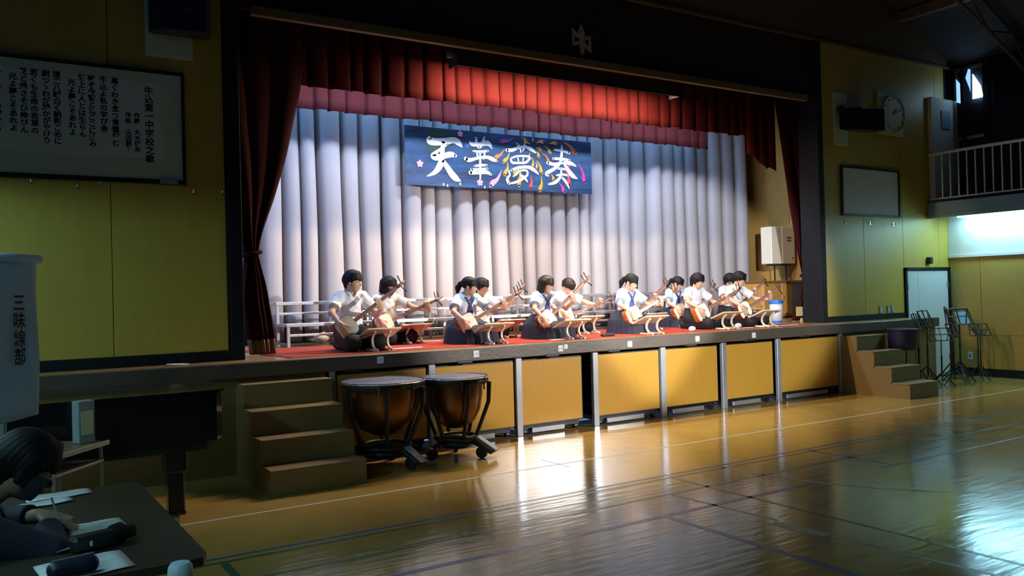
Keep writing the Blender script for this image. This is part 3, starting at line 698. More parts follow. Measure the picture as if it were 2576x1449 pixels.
# clock
t = thing('wall_clock', 'round clock on a square pale board high on the right wall', 'clock', (9.44, YW, 4.24))
MB().bevbox(-.33, .33, -.018, 0, -.34, .34, .003).build('backboard', 'board_cream', t)
b = MB(); b.tube([(.04, -.018, 0), (.04, -.045, 0)], .285, 40); b.build('face', 'clockface', t)
b = MB(); b.tube([(.04+.285*math.cos(a*PI/20), -.045, .285*math.sin(a*PI/20)) for a in range(41)], .012, 6, False); b.build('rim', 'grey_plastic', t)
for k in range(12):
    a = k*PI/6; MB().bar((.04+.22*math.sin(a), -.047, .22*math.cos(a)), (.04+.255*math.sin(a), -.047, .255*math.cos(a)), .012, .004, (0, 1, 0)).build('hour_mark', 'ink', t)
MB().bar((.04, -.05, 0), (.04+.12*math.sin(.75), -.05, .12*math.cos(.75)), .018, .004, (0, 1, 0)).build('hour_hand', 'ink', t)
MB().bar((.04, -.053, 0), (.04+.19*math.sin(1.2), -.053, .19*math.cos(1.2)), .012, .004, (0, 1, 0)).build('minute_hand', 'ink', t)
# white screen board
t = thing('white_board', 'plain white board in a dark frame on the right wall', 'board', (8.15, YW, 2.60))
MB().bevbox(.03, 1.43, -.02, 0, .02, .72, .002).build('panel', 'white_paint', t)
for a, b_, c, d in ((0, 1.46, .715, .745), (0, 1.46, -.005, .025), (0, .035, 0, .74), (1.425, 1.46, 0, .74)): MB().bevbox(a, b_, -.035, 0, c, d, .003).build('frame_bar', 'black', t)
# switches and outlets
for i, (x, l) in enumerate(((9.05, 'left one of the three wall switches above the ledge'), (9.25, 'middle one of the three wall switches above the ledge'), (9.36, 'right one of the three wall switches above the ledge'))):
    t = thing('wall_switch', l, 'switch', (x, YW, 1.15), 0, 'switches above the right ledge'); MB().bevbox(-.035, .035, -.01, 0, -.06, .06, .003).build('plate', 'grey_plastic', t); MB().bevbox(-.015, .015, -.016, -.008, -.03, .03, .002).build('rocker', 'white_paint', t)
t = thing('alarm_box', 'small dark alarm box above the white door', 'alarm', (10.36, YW, 1.91)); MB().bevbox(-.03, .05, -.07, 0, -.05, .06, .006).build('case', 'black', t); MB().bevbox(.052, .075, -.06, 0, -.03, .055, .004).build('side_lamp', 'grey_plastic', t)
t = thing('wall_outlet', 'small pale outlet low on the right side wall', 'outlet', (XR, -.02, .33)); MB().bevbox(-.01, 0, -.04, .04, -.06, .06, .003).build('plate', 'white_paint', t); MB().box(-.012, -.008, -.02, .02, -.03, .03).build('socket', 'grey_plastic', t)
# ---------------------------------------------------------------- organic surfaces: distance grids + surface nets
class Grid:
    def __init__(s, lo, hi, h):
        s.lo = np.array(lo, float); s.h = h; s.n = np.ceil((np.array(hi)-s.lo)/h).astype(int)+1
        s.ax = [s.lo[i]+h*np.arange(s.n[i]) for i in range(3)]
        s.D = np.full(s.n, .2, np.float32)
    def sub(s, lo, hi):
        a = np.clip(np.floor((np.array(lo)-s.lo)/s.h).astype(int), 0, s.n); b = np.clip(np.ceil((np.array(hi)-s.lo)/s.h).astype(int)+1, 0, s.n)
        sl = tuple(slice(int(i), int(j)) for i, j in zip(a, b))
        X, Y, Z = np.meshgrid(*[s.ax[i][sl[i]] for i in range(3)], indexing='ij')
        return sl, X, Y, Z
    def mix(s, sl, d, k, cut=False):
        c = s.D[sl]
        if c.size == 0: return
        if cut: s.D[sl] = np.maximum(c, -d); return
        if k > 0:
            hh = np.clip(.5+.5*(c-d)/k, 0, 1); s.D[sl] = c*(1-hh)+d*hh-k*hh*(1-hh)
        else: s.D[sl] = np.minimum(c, d)
    def cap(s, a, b, ra, rb=None, k=.02, sq=(1, 1, 1), flat=None):
        a = np.array(a, float); b = np.array(b, float); rb = ra if rb is None else rb; m = max(ra, rb)+.07
        sl, X, Y, Z = s.sub(np.minimum(a, b)-m, np.maximum(a, b)+m)
        ab = b-a; L = max(1e-9, ab@ab); t = np.clip(((X-a[0])*ab[0]+(Y-a[1])*ab[1]+(Z-a[2])*ab[2])/L, 0, 1)
        d = np.sqrt(((X-a[0]-t*ab[0])/sq[0])**2+((Y-a[1]-t*ab[1])/sq[1])**2+((Z-a[2]-t*ab[2])/sq[2])**2)-(ra+t*(rb-ra))
        if flat is not None:
            dn = ab/math.sqrt(L); d = np.maximum(d, (X-b[0])*dn[0]+(Y-b[1])*dn[1]+(Z-b[2])*dn[2])
        s.mix(sl, d, k)
    def ell(s, c, r, M=None, k=.02, cut=False):
        c = np.array(c, float); r = np.array(r, float); m = max(r)+.07
        sl, X, Y, Z = s.sub(c-m, c+m); P = np.stack([X-c[0], Y-c[1], Z-c[2]], -1)
        if M is not None: P = P @ M
        k0 = np.sqrt(((P/r)**2).sum(-1)); k1 = np.sqrt(((P/r**2)**2).sum(-1))+1e-9
        s.mix(sl, k0*(k0-1)/k1, k, cut)
    def mesh(s, D=None, name='m'):
        D = s.D if D is None else D
        I = D < 0; n = np.array(D.shape); c = n-1
        occ = np.zeros(c, np.int8); 
        for i in (0, 1):
            for j in (0, 1):
                for k in (0, 1): occ += I[i:i+c[0], j:j+c[1], k:k+c[2]]
        act = np.argwhere((occ > 0) & (occ < 8))
        if len(act) == 0: return None
        idx = -np.ones(c, np.int32); idx[tuple(act.T)] = np.arange(len(act))
        acc = np.zeros((len(act), 3)); cnt = np.zeros(len(act))
        corners = [(i, j, k) for i in (0, 1) for j in (0, 1) for k in (0, 1)]
        for a in corners:
            for ax in range(3):
                if a[ax]: continue
                b = list(a); b[ax] = 1
                va = D[act[:, 0]+a[0], act[:, 1]+a[1], act[:, 2]+a[2]]; vb = D[act[:, 0]+b[0], act[:, 1]+b[1], act[:, 2]+b[2]]
                x = (va < 0) != (vb < 0); t = np.where(x, va/np.where(x, va-vb, 1), 0)
                p = np.array(a)[None]+t[:, None]*(np.array(b)-np.array(a))[None]
                acc += p*x[:, None]; cnt += x
        V = s.lo+s.h*(act+acc/cnt[:, None]); F = []
        for ax in range(3):
            o = [i for i in range(3) if i != ax]
            A = np.take(I, range(0, n[ax]-1), ax); B = np.take(I, range(1, n[ax]), ax)
            e = np.argwhere(A != B); e = e[(e[:, o[0]] > 0) & (e[:, o[1]] > 0) & (e[:, o[0]] < n[o[0]]-1) & (e[:, o[1]] < n[o[1]]-1)]
            q = []
            for d0, d1 in ((-1, -1), (0, -1), (0, 0), (-1, 0)):
                z = e.copy(); z[:, o[0]] += d0; z[:, o[1]] += d1; q.append(idx[tuple(z.T)])
            q = np.stack(q, 1); flip = A[tuple(e.T)]
            if ax == 1: flip = ~flip
            q[~flip] = q[~flip][:, ::-1]; F.append(q)
        F = np.concatenate(F); F = F[(F >= 0).all(1)]
        # light smoothing
        me = bpy.data.meshes.new(name); me.vertices.add(len(V)); me.vertices.foreach_set('co', V.astype(np.float32).ravel())
        me.loops.add(len(F)*4); me.loops.foreach_set('vertex_index', F.astype(np.int32).ravel())
        me.polygons.add(len(F)); me.polygons.foreach_set('loop_start', np.arange(0, len(F)*4, 4, dtype=np.int32)); me.polygons.foreach_set('loop_total', np.full(len(F), 4, np.int32))
        me.polygons.foreach_set('use_smooth', np.ones(len(F), bool)); me.update(); me.validate()
        return me
def sdf_obj(name, me, m, parent, loc=None):
    if me is None: return None
    me.materials.append(MAT[m]); o = bpy.data.objects.new(name, me); COL.objects.link(o); o.parent = parent
    if loc is not None: o.location = loc
    return o
def rotm(yaw, pitch, roll=0):
    """columns: local axes in world; head looks along -Y, pitch>0 looks down, yaw>0 turns to +X"""
    return np.array(Matrix.Rotation(yaw, 3, 'Z') @ Matrix.Rotation(pitch, 3, 'X') @ Matrix.Rotation(roll, 3, 'Y'))
def nz(v): v = np.array(v, float); return v/np.linalg.norm(v)
def ik(Sh, T, l1, l2, pole):
    Sh = np.array(Sh, float); T = np.array(T, float); d = T-Sh; L = np.linalg.norm(d); L2 = min(L, (l1+l2)*.995); dn = d/L
    if L > L2: T = Sh+dn*L2
    a = (l1*l1-l2*l2+L2*L2)/(2*L2); hgt = math.sqrt(max(0, l1*l1-a*a)); p = np.array(pole, float); p = nz(p-dn*(p@dn))
    return Sh+dn*a+p*hgt, T
def hand(g, wrist, f, n, thumb, curl, sc=1.0, spread=.5):
    """f: finger direction, n: direction the palm faces, thumb: side vector"""
    f = nz(f); n = nz(n-np.array(f)*(np.array(n)@f)); t = nz(np.cross(f, n)); t = t*np.sign(t@np.array(thumb) or 1)
    w = np.array(wrist, float); pc = w+f*.045*sc
    M = np.stack([t, n, f], 1)
    g.ell(pc, (.036*sc, .015*sc, .048*sc), M, .012)
    g.cap(w-f*.01, pc, .021*sc, .022*sc, .015)
    for i, (o, L) in enumerate(((.027, .072), (.009, .082), (-.009, .076), (-.026, .060))):
        b0 = pc+f*.038*sc+t*o*sc; c1 = curl[0]+.06*i; c2 = curl[1]+.08*i
        d1 = nz(f*math.cos(c1)+n*math.sin(c1)+t*o*spread*6*.2); d2 = nz(f*math.cos(c2)+n*math.sin(c2))
        b1 = b0+d1*L*.52*sc; b2 = b1+d2*L*.48*sc
        g.cap(b0-f*.012, b1, .0095*sc, .0088*sc, .005); g.cap(b1, b2, .0088*sc, .0075*sc, .003)
    b0 = w+f*.02*sc+t*.028*sc; d = nz(f*.65+t*.65+n*.35); b1 = b0+d*.036*sc; b2 = b1+nz(f*.9+t*.15+n*.5)*.03*sc
    g.cap(b0, b1, .012*sc, .0105*sc, .008); g.cap(b1, b2, .0105*sc, .008*sc, .003)

def head_prims(g, hc, M, s, kk=.02):
    P = lambda x, y, z: hc+M @ (np.array((x, y, z))*s)
    g.ell(P(0, .012, .032), np.array((.074, .092, .082))*s, M, .01)
    g.ell(P(0, -.022, -.035), np.array((.057, .068, .066))*s, M, .03)
    g.ell(P(0, -.050, -.082), np.array((.026, .026, .022))*s, M, .03)
    g.cap(P(0, -.082, .012), P(0, -.099, -.022), .007*s, .0115*s, .010)
    for sx in (-1, 1):
        g.ell(P(sx*.026, -.098, .012), np.array((.017, .012, .010))*s, M, 0, True)
        g.ell(P(sx*.074, .008, -.008), np.array((.010, .021, .031))*s, M, .006)
    g.cap(P(-.018, -.083, -.052), P(.018, -.083, -.052), .008*s, .008*s, .006)
def neck_len(): pass

def hair_mesh(lo, hi, h, hc, M, s, style):
    g = Grid(lo, hi, h)
    P = lambda x, y, z: hc+M @ (np.array((x, y, z))*s)
    g.ell(P(0, .018, .040), np.array((.088, .104, .092))*s, M, 0)
    if style in ('boy', 'boy_long', 'crop'):
        L = {'boy': -.035, 'boy_long': -.055, 'crop': -.02}[style]
        g.cap(P(0, .070, .0), P(0, .060, L-.015), .062*s, .045*s, .03)
        for sx in (-1, 1): g.cap(P(sx*.066, .012, .03), P(sx*.070, .012, L+.012), .026*s, .015*s, .02)
        for i in range(11):
            x = -.076+.152*i/10; ye = .012-.098*math.sqrt(max(.05, 1-(x/.088)**2)); g.cap(P(x*.75, ye*.55, .105-.3*abs(x)), P(x+.006*math.sin(i*2), ye, .030+.008*math.sin(i*3)), .018*s, .009*s, .012)
    else:
        D = {'bob': -.105, 'tail': -.02, 'long': -.15, 'bob2': -.085}[style]
        if style in ('bob', 'bob2', 'long'):
            for sx in (-1, 1):
                g.cap(P(sx*.066, -.012, .04), P(sx*.074, -.022, D), .030*s, .020*s, .02); g.cap(P(sx*.066, .03, .03), P(sx*.068, .03, D), .034*s, .026*s, .02)
            g.cap(P(0, .075, .02), P(0, .070, D), .060*s, .045*s, .03)
            for sx in (-1, 1): g.cap(P(sx*.035, .07, .02), P(sx*.040, .062, D), .05*s, .036*s, .02)
        else:
            g.cap(P(0, .085, .02), P(0, .130, .012), .045*s, .024*s, .02)
            g.cap(P(0, .130, .012), P(0, .150, -.05), .030*s, .034*s, .015); g.cap(P(0, .150, -.05), P(0, .135, -.145), .034*s, .012*s, .02)
            for sx in (-1, 1): g.cap(P(sx*.070, -.035, .04), P(sx*.071, -.045, -.085), .014*s, .006*s, .012)
        for i in range(11):
            x = -.076+.152*i/10; ye = .012-.099*math.sqrt(max(.05, 1-(x/.088)**2)); g.cap(P(x*.75, ye*.55, .105-.3*abs(x)), P(x, ye, .024+.006*math.sin(i*2.3)-.15*max(0, abs(x)-.05)), .018*s, .008*s, .012)
    # leave the face free
    sl, X, Y, Z = g.sub(lo, hi); Q = np.stack([X-hc[0], Y-hc[1], Z-hc[2]], -1) @ M/s
    face = np.maximum.reduce([np.abs(Q[..., 0])-.055-np.clip((-Q[..., 1]-.03)*1.4, 0, .06), Q[..., 1]+.030, Q[..., 2]-.022-.010*np.sin(Q[..., 0]*130)])*s
    g.D[sl] = np.maximum(g.D[sl], -face)
    an = np.arctan2(Q[..., 0], Q[..., 1]); g.D[sl] += .0016*np.sin(an*34+Q[..., 2]*60)
    return g.mesh(name='hair')

def face_parts(par, hc, M, s, m_eye='ink'):
    def put(nm, pts, r, mm):
        P = [hc+M @ (np.array(p)*s) for p in pts]; MB().tube([tuple(p) for p in P], r, 6).build(nm, mm, par, True)
    for sx in (-1, 1):
        put('eye', [(sx*.016, -.0865, .009), (sx*.027, -.0865, .006), (sx*.038, -.080, .009)], [.0018*s, .0042*s, .0018*s], 'ink')
        put('eyebrow', [(sx*.014, -.092, .028), (sx*.028, -.089, .032), (sx*.042, -.078, .028)], [.0018*s, .003*s, .0015*s], 'hair')
    put('mouth', [(-.020, -.088, -.053), (0, -.0925, -.054), (.020, -.088, -.053)], [.002*s, .0045*s, .002*s], 'lip')

SHAM_N = {}
def player(key, label, X, Y, sc, phi, hy, hp, hr, style, girl, lh=.46, hairm='hair', mask=False, out=.10, lean=0, side=0, bodyz=0, glasses=False):
    h = .0075
    root = thing('person', label, 'person', (X, Y, 1.004), 0, 'players seated on the carpet')
    A = lambda *p: np.array(p, float)*sc
    torso_tilt = lean
    def B(x, y, z):      # upper body leans forward about the hips
        p = np.array((x, y-.10, z-.20)); c, s_ = math.cos(torso_tilt), math.sin(torso_tilt)
        return np.array((p[0]+side*(p[2]), p[1]*c-p[2]*s_+.10, p[1]*s_+p[2]*c+.20))*sc
    # shamisen frame
    n = nz((math.cos(phi), -out, math.sin(phi)))
    D0 = A(-.175, -.245, .255)
    nf = nz(np.array((0, -1, .22))); nf = nz(nf-n*(nf@n)); upn = np.cross(n, nf); upn = upn if upn[2] > 0 else -upn
    shl, shr = B(.140, .05, .575), B(-.140, .05, .575)
    # hands
    wr = D0+nf*.075+n*(-.035)+upn*.06
    er, wr = ik(shr, wr, .265*sc, .235*sc, (-1, .25, -.35))
    grip = D0+n*lh
    wl = grip-upn*.055+nf*.012-np.array((0, 0, .02))
    el, wl = ik(shl, wl, .265*sc, .235*sc, (.55, -.1, -1))
    neckb = B(0, .045, .615); hc = B(0, .01, .745)+np.array((0.10*math.sin(hy)*.2, -.075*math.sin(hp), -.04*math.sin(hp)))*sc
    M = rotm(hy, hp, hr)
    lo = np.minimum.reduce([A(-.36, -.50, -.01), hc-.2, wr-.2, er-.15, wl-.15]); hi = np.maximum.reduce([A(.36, .36, .3), hc+.2, wl+.16, el+.12, er+.12])
    lo[2] = -.005
    g = Grid(lo, hi, h)
    for a, b, r0, r1, sq in ((B(0, .10, .20), B(0, .085, .36), .125, .105, (1.15, .9, 1)), (B(0, .085, .36), B(0, .06, .50), .098, .100, (1.2, .85, 1))): g.cap(a, b, r0*.80*sc, r1*.84*sc, .03)
    g.cap(shr*.85+shl*.15, shl*.85+shr*.15, .046*sc, .046*sc, .03)
    g.cap(neckb-np.array((0, 0, .03)), hc+M @ (np.array((0, .022, -.05))*sc), .052*sc, .046*sc, .02)
    head_prims(g, hc, M, sc)
    for sx in (-1, 1):
        if girl: g.cap(A(sx*.08, .08, .15), A(sx*.10, -.28, .085), .08*sc, .05*sc, .03); g.cap(A(sx*.10, -.28, .06), A(sx*.08, .20, .05), .042*sc, .036*sc, .01); g.cap(A(sx*.08, .20, .05), A(sx*.05, .28, .032), .033*sc, .024*sc, .01); continue
        g.cap(A(sx*.09, .08, .16), A(sx*.135, -.36, .09), .088*sc, .062*sc, .03); g.cap(A(sx*.135, -.36, .07), A(sx*.09, .20, .055), .05*sc, .042*sc, .01); g.cap(A(sx*.09, .20, .05), A(sx*.05, .30, .032), .035*sc, .026*sc, .01)
    for sh, e, wv in ((shr, er, wr), (shl, el, wl)):
        g.cap(sh, e, .040*sc, .034*sc, .02); g.cap(e, wv, .034*sc, .022*sc, .015)
    dirr = nz(wr-er)
    hand(g, wr, nz(dirr*.55+np.array((.25, 0, -.75))), -nf*.8+n*.3, upn+n*.3, (.35, .9), sc)
    hand(g, wl, nz(upn*.7+nf*.5+n*.05), nz(-nf*.5+upn*.25-n*.35)*-1 if False else -nf*.9+upn*.1, -n, (.25, 1.25), sc)
    body = sdf_obj('body', g.mesh(name='body'), 'skin', root)
    # shirt
    gs = Grid(np.array((lo[0], -.30, .10)), np.array((hi[0], .34, .72)), h)
    gs.cap(B(0, .095, .23), B(0, .085, .36), .128*sc, .116*sc, .02, (1.15, .95, 1)); gs.cap(B(0, .085, .36), B(0, .058, .50), .116*sc, .114*sc, .03, (1.18, .86, 1))
    gs.cap(shr*.90+shl*.10, shl*.90+shr*.10, .064*sc, .064*sc, .05)
    gs.cap(B(0, .05, .56), B(0, .045, .632), .080*sc, .060*sc, .03)
    sl_end = []
    for sh, e in ((shr, er), (shl, el)):
        en = sh+(e-sh)*.68; gs.cap(sh, en, .057*sc, .068*sc, .03, flat=1); sl_end.append((en, nz(e-sh)))
    # sleeve ends stay hollow-looking: neck and arm openings
    sl, Xg, Yg, Zg = gs.sub(gs.lo, gs.lo+gs.h*gs.n)
    gs.D[sl] += (.0035*np.sin(Xg*70+Zg*25)*np.sin(Zg*38+Yg*20)).astype(np.float32)
    base = gs.D.copy()
    q = np.stack([Xg, Yg, Zg], -1)
    Bz = (Zg/sc-.20)*math.cos(torso_tilt)+.20
    xr = Xg/sc-side*(Zg/sc-.2)
    vtop = .565 if not girl else .53
    vneck = np.maximum.reduce([np.abs(xr)-(Bz-vtop)*.62, (Yg/sc)-.05+.0*Bz-((.62-Bz)*0), -(Bz-vtop)])
    nk = np.sqrt((Xg-neckb[0])**2+(Yg-neckb[1]+.01)**2)-.058*sc
    nk = np.maximum(nk, (neckb[2]-.02*sc)-Zg)
    hole = np.minimum(np.maximum(vneck*sc, (Yg-neckb[1]-.0)), nk)
    gs.D = np.maximum(base, -hole)
    shirt = sdf_obj('shirt', gs.mesh(name='shirt'), 'shirt', root)
    outer = np.maximum(base-.007, -hole)
    if girl:
        col = np.maximum.reduce([-(Bz-(.50+.62*np.abs(xr))), np.abs(xr)-.135, -(Bz-.50)])
        backf = np.maximum.reduce([-(Bz-.44), np.abs(xr)-.14, .09-Yg/sc])
        reg = np.minimum(np.maximum(col, Yg/sc-.10), backf)
        sdf_obj('sailor_collar', gs.mesh(np.maximum(outer, reg*sc).astype(np.float32), 'collar'), 'sailor_blue', root)
        for en, dn in sl_end:
            cuf = np.maximum(-((q-en) @ dn)-.03*sc, np.sqrt(((q-en)**2).sum(-1))-.11)
            sdf_obj('sleeve_cuff', gs.mesh(np.maximum(base-.006, cuf).astype(np.float32), 'cuff'), 'sailor_blue', root)
        o2 = base-.016
        tie = np.maximum.reduce([np.abs(xr)-.014-.24*np.clip(.52-Bz, 0, .12), Bz-.525, .32-Bz, Yg/sc-.05])
        tie2 = np.maximum.reduce([np.abs(np.abs(xr)-(Bz-.49)*.60)-.016, Bz-.60, .495-Bz, Yg/sc-.05])
        sdf_obj('scarf', gs.mesh(np.maximum(o2, np.minimum(tie, tie2)*sc).astype(np.float32), 'scarf'), 'scarf', root)
    else:
        cl = np.maximum.reduce([nk-.022*sc, (neckb[2]-.012*sc)-Zg, Zg-(neckb[2]+.028*sc+.25*(Yg-neckb[1])), -(nk-.004), -(vneck*sc)])
        wing = np.maximum.reduce([np.abs(np.abs(xr)-(Bz-vtop)*.62-.018)-.020, Bz-.635, .575-Bz, Yg/sc-.03])
        fin = np.minimum(cl, np.maximum(base-.010, np.maximum(wing*sc, -hole)))
        sdf_obj('shirt_collar', gs.mesh(fin.astype(np.float32), 'collar'), 'shirt', root)
    # lower garment
    if girl:
        b = MB(); NR = 14; NT = 96; vs = []
        for i in range(NR+1):
            t = i/NR
            if t < .3: u = t/.3; f = .42+.20*u; z = .345-.07*u
            elif t < .75: u = (t-.3)/.45; f = .62+.31*u; z = .285-.085*u
            else: u = (t-.75)/.25; f = .93+.10*u; z = .20*(1-u)**1.1
            for k in range(NT):
                a = 2*PI*k/NT; pl = 1+.022*t*math.sin(26*a)+.012*t*math.sin(7*a+X*3)
                rx = .31*f*pl; ry = .43*f*pl; cy = .09*(1-f)/.58-.04*min(1, (f-.42)/.5)
                drop = 0
                vs.append(tuple(A(rx*math.cos(a)*(1+.12*abs(math.sin(a))*t), cy+ry*math.sin(a), max(0, z-drop))))
        fs = [(i*NT+k, i*NT+(k+1) % NT, (i+1)*NT+(k+1) % NT, (i+1)*NT+k) for i in range(NR) for k in range(NT)]+[tuple(range(NT))]
        b.add(vs, fs).build('pleated_skirt', 'navy_skirt', root, True)
    else:
        gp = Grid(A(-.32, -.50, -.004), A(.32, .34, .36), h)
        gp.cap(A(0, .10, .20), B(0, .095, .30), .135*sc, .122*sc, .03, (1.2, .95, 1))
        for sx in (-1, 1): gp.cap(A(sx*.09, .08, .16), A(sx*.14, -.37, .095), .105*sc, .085*sc, .03); gp.cap(A(sx*.14, -.36, .06), A(sx*.10, .22, .06), .065*sc, .056*sc, .02)
        gp.D[:, :, :1] = np.maximum(gp.D[:, :, :1], .002)
        sdf_obj('trousers', gp.mesh(name='trousers'), 'trousers', root)
    for sx in (-1, 1):
        gq = Grid(A(sx*.06-.08, .18, -.004), A(sx*.06+.08, .40, .09), h); gq.cap(A(sx*.09, .21, .045), A(sx*.05, .315, .034), .040*sc, .032*sc); sdf_obj('sock', gq.mesh(name='sock'), 'sock', root)
    hlo, hhi = hc-.2*sc-.03, hc+.2*sc+.03
    sdf_obj('hair', hair_mesh(hlo, hhi, .006, hc, M, sc, style), hairm, root)
    face_parts(root, hc, M, sc)
    if mask:
        gm = Grid(hc-.16, hc+.16, .006); head_prims(gm, hc, M, sc*1.05); sl, Xg, Yg, Zg = gm.sub(hc-.16, hc+.16); Q = np.stack([Xg-hc[0], Yg-hc[1], Zg-hc[2]], -1) @ M/sc
        gm.D[sl] = np.maximum.reduce([gm.D[sl], (Q[..., 2]+.005)*sc, (-.10-Q[..., 2])*sc, (Q[..., 1]+.012)*sc]); sdf_obj('face_mask', gm.mesh(name='mask'), 'mask', root)
    if glasses:
        for sx in (-1, 1): MB().tube([tuple(hc+M @ (np.array((sx*.03+.02*math.cos(a*PI/6), -.098+.10*abs(sx*.03+.02*math.cos(a*PI/6))**1.5, .008+.016*math.sin(a*PI/6)))*sc)) for a in range(13)], .0018, 5, False).build('glasses_rim', 'black', root)
    SHAM_N[key] = (np.array((X, Y, 1.004)), D0, n, nf, upn)
    return root

# shamisen: local x along the neck, local -y out of the skin, z up
def make_shamisen():
    t = thing('shamisen', 'x', 'shamisen')
    def sup(rx, rz, p=4.2, n=40): return [(math.copysign(abs(math.cos(a))**(2/p)*rx, math.cos(a)), math.copysign(abs(math.sin(a))**(2/p)*rz, math.sin(a))) for a in [2*PI*k/n for k in range(n)]]
    b = MB(); o = sup(.104, .110); n = len(o)
    b.prism(o, .042, -.042, lambda a, c, d: (a, d, c)); auto_smooth(b.build('drum_body', 'red_wood', t))
    for y0, y1, nm in ((-.042, -.046, 'drum_skin'), (.042, .046, 'drum_skin')):
        b = MB(); b.prism(sup(.100, .106), y0, y1, lambda a, c, d: (a, d, c)); b.build(nm, 'drum_skin', t)
    b = MB(); o2 = sup(.109, .115)
    vs = []; ks = [k for k in range(40) if 14 <= k <= 26]
    b.prism([o2[k] for k in ks]+[(-.075, -.06), (-.075, .06)], .046, -.0445, lambda a, c, d: (a, d, c)); b.build('drum_cover', 'maroon_cloth', t)
    b = MB(); b.prism([(.085, .019), (.62, .017), (.66, .014), (.66, -.014), (.62, -.017), (.085, -.019)], .014, -.018, lambda a, c, d: (a, d-.022, c)); auto_smooth(b.build('neck', 'neck_wood', t))
    b = MB(); pts = [(.655, -.022, 0), (.70, -.02, 0), (.735, -.012, 0), (.765, .004, .004), (.785, .024, .006), (.785, .044, .006), (.77, .05, .005)]
    b.tube(pts, [.014, .017, .017, .015, .013, .011, .007], 8); b.build('curved_head', 'neck_wood', t, True)
    for x, s in ((.685, 1), (.705, -1), (.73, 1)):
        b = MB(); b.tube([(x, -.018, -s*.018), (x+.008, -.018, s*.03), (x+.022, -.02, s*.095)], [.004, .0055, .0075], 8); b.build('tuning_peg', 'black', t, True)
    MB().bevbox(-.035, -.028, -.058, -.044, -.022, .022, .001).build('bridge', 'ivory', t)
    for i in range(3): z = -.009+.009*i; MB().tube([(-.09, -.044, z*.6), (-.031, -.059, z*1.3), (.66, -.042, z*.8)], .0009, 4).build('string', 'ivory', t)
    MB().tube([(-.09, -.046, 0), (-.12, -.03, 0), (-.105, .0, 0)], .006, 6).build('tail_cord', 'orange', t)
    return t
SHAM = make_shamisen(); _first = [True]
def place_shamisen(key, label):
    base, D0, n, nf, upn = SHAM_N[key]
    o = SHAM if _first[0] else copy_tree(SHAM); _first[0] = False
    y = -nf; z = np.cross(n, y); z = nz(z)
    R = Matrix(((n[0], y[0], z[0]), (n[1], y[1], z[1]), (n[2], y[2], z[2])))
    o.matrix_world = Matrix.Translation(Vector(base+D0)) @ R.to_4x4()
    o.location = Vector(base+D0); o.rotation_euler = R.to_euler()
    tag(o, label, 'shamisen', 'shamisen held by the players')
    if key in 'GHIJ':
        for c in o.children:
            if c.name.startswith('drum_cover'): c.data = c.data.copy(); c.data.materials[0] = MAT['orange_cloth']
def plectrum(key, label):
    base, D0, n, nf, upn = SHAM_N[key]
    c = base+D0+nf*.068-n*.015-upn*.02
    y = -nf; z = np.cross(n, y); R = Matrix(((n[0], y[0], z[0]), (n[1], y[1], z[1]), (n[2], y[2], z[2])))
    b = MB(); b.prism([(-.055, -.042), (.055, -.042), (.012, .05), (.008, .10), (-.008, .10), (-.012, .05)], -.003, .003, lambda a, cc, d: (a, d, cc))
    o = b.build('plectrum', 'ivory', None, loc=Vector(c), rot=(R @ Matrix.Rotation(-.5, 3, 'Y')).to_euler()); tag(o, label, 'plectrum', 'plectrums in the players hands')

# low wooden music stands
def make_bookrest():
    t = thing('bookrest', 'x', 'music stand')
    M = Matrix.Translation((0, .02, .178)) @ Matrix.Rotation(math.radians(-20), 4, 'X')
    MB().bevbox(-.19, .19, -.14, .14, -.008, .008, .003, M).build('rest_board', 'stand_wood', t)
    MB().bevbox(-.19, .19, .128, .142, .008, .028, .002, M).build('ledge_strip', 'stand_wood', t)
    for x in (-.085, .085):
        pts = [(x, -.07, .195), (x, -.03, .165), (x, -.004, .135), (x, .006, .10), (x, -.002, .065), (x, -.03, .034), (x, -.075, .017), (x, -.12, .011)]
        b = MB()
        for p, q in zip(pts, pts[1:]): b.bar(p, q, .020, .020, (1, 0, 0))
        b.build('curved_leg', 'stand_leg', t)
        MB().bar((x, -.04, .011), (x, .12, .011), .02, .02).build('foot_bar', 'stand_leg', t)
    return t
BR = make_bookrest(); _bf = [True]
def bookrest(x, y, label, rz=0, book=None):
    o = BR if _bf[0] else copy_tree(BR); _bf[0] = False
    o.location = (x, y, 1.004); o.rotation_euler = (0, 0, rz); tag(o, label, 'music stand', 'low wooden bookrests')
    if book:
        M = Matrix.Translation((x, y, 1.004)) @ Matrix.Rotation(rz, 4, 'Z') @ Matrix.Translation((0, .02, .178)) @ Matrix.Rotation(math.radians(-20), 4, 'X')
        b = MB().box(-.17, 0, -.13, .12, .0085, .014, M).box(.001, .17, -.13, .12, .0085, .012, M).build('score_book', 'paper'); tag(b, book, 'book', 'open scores')
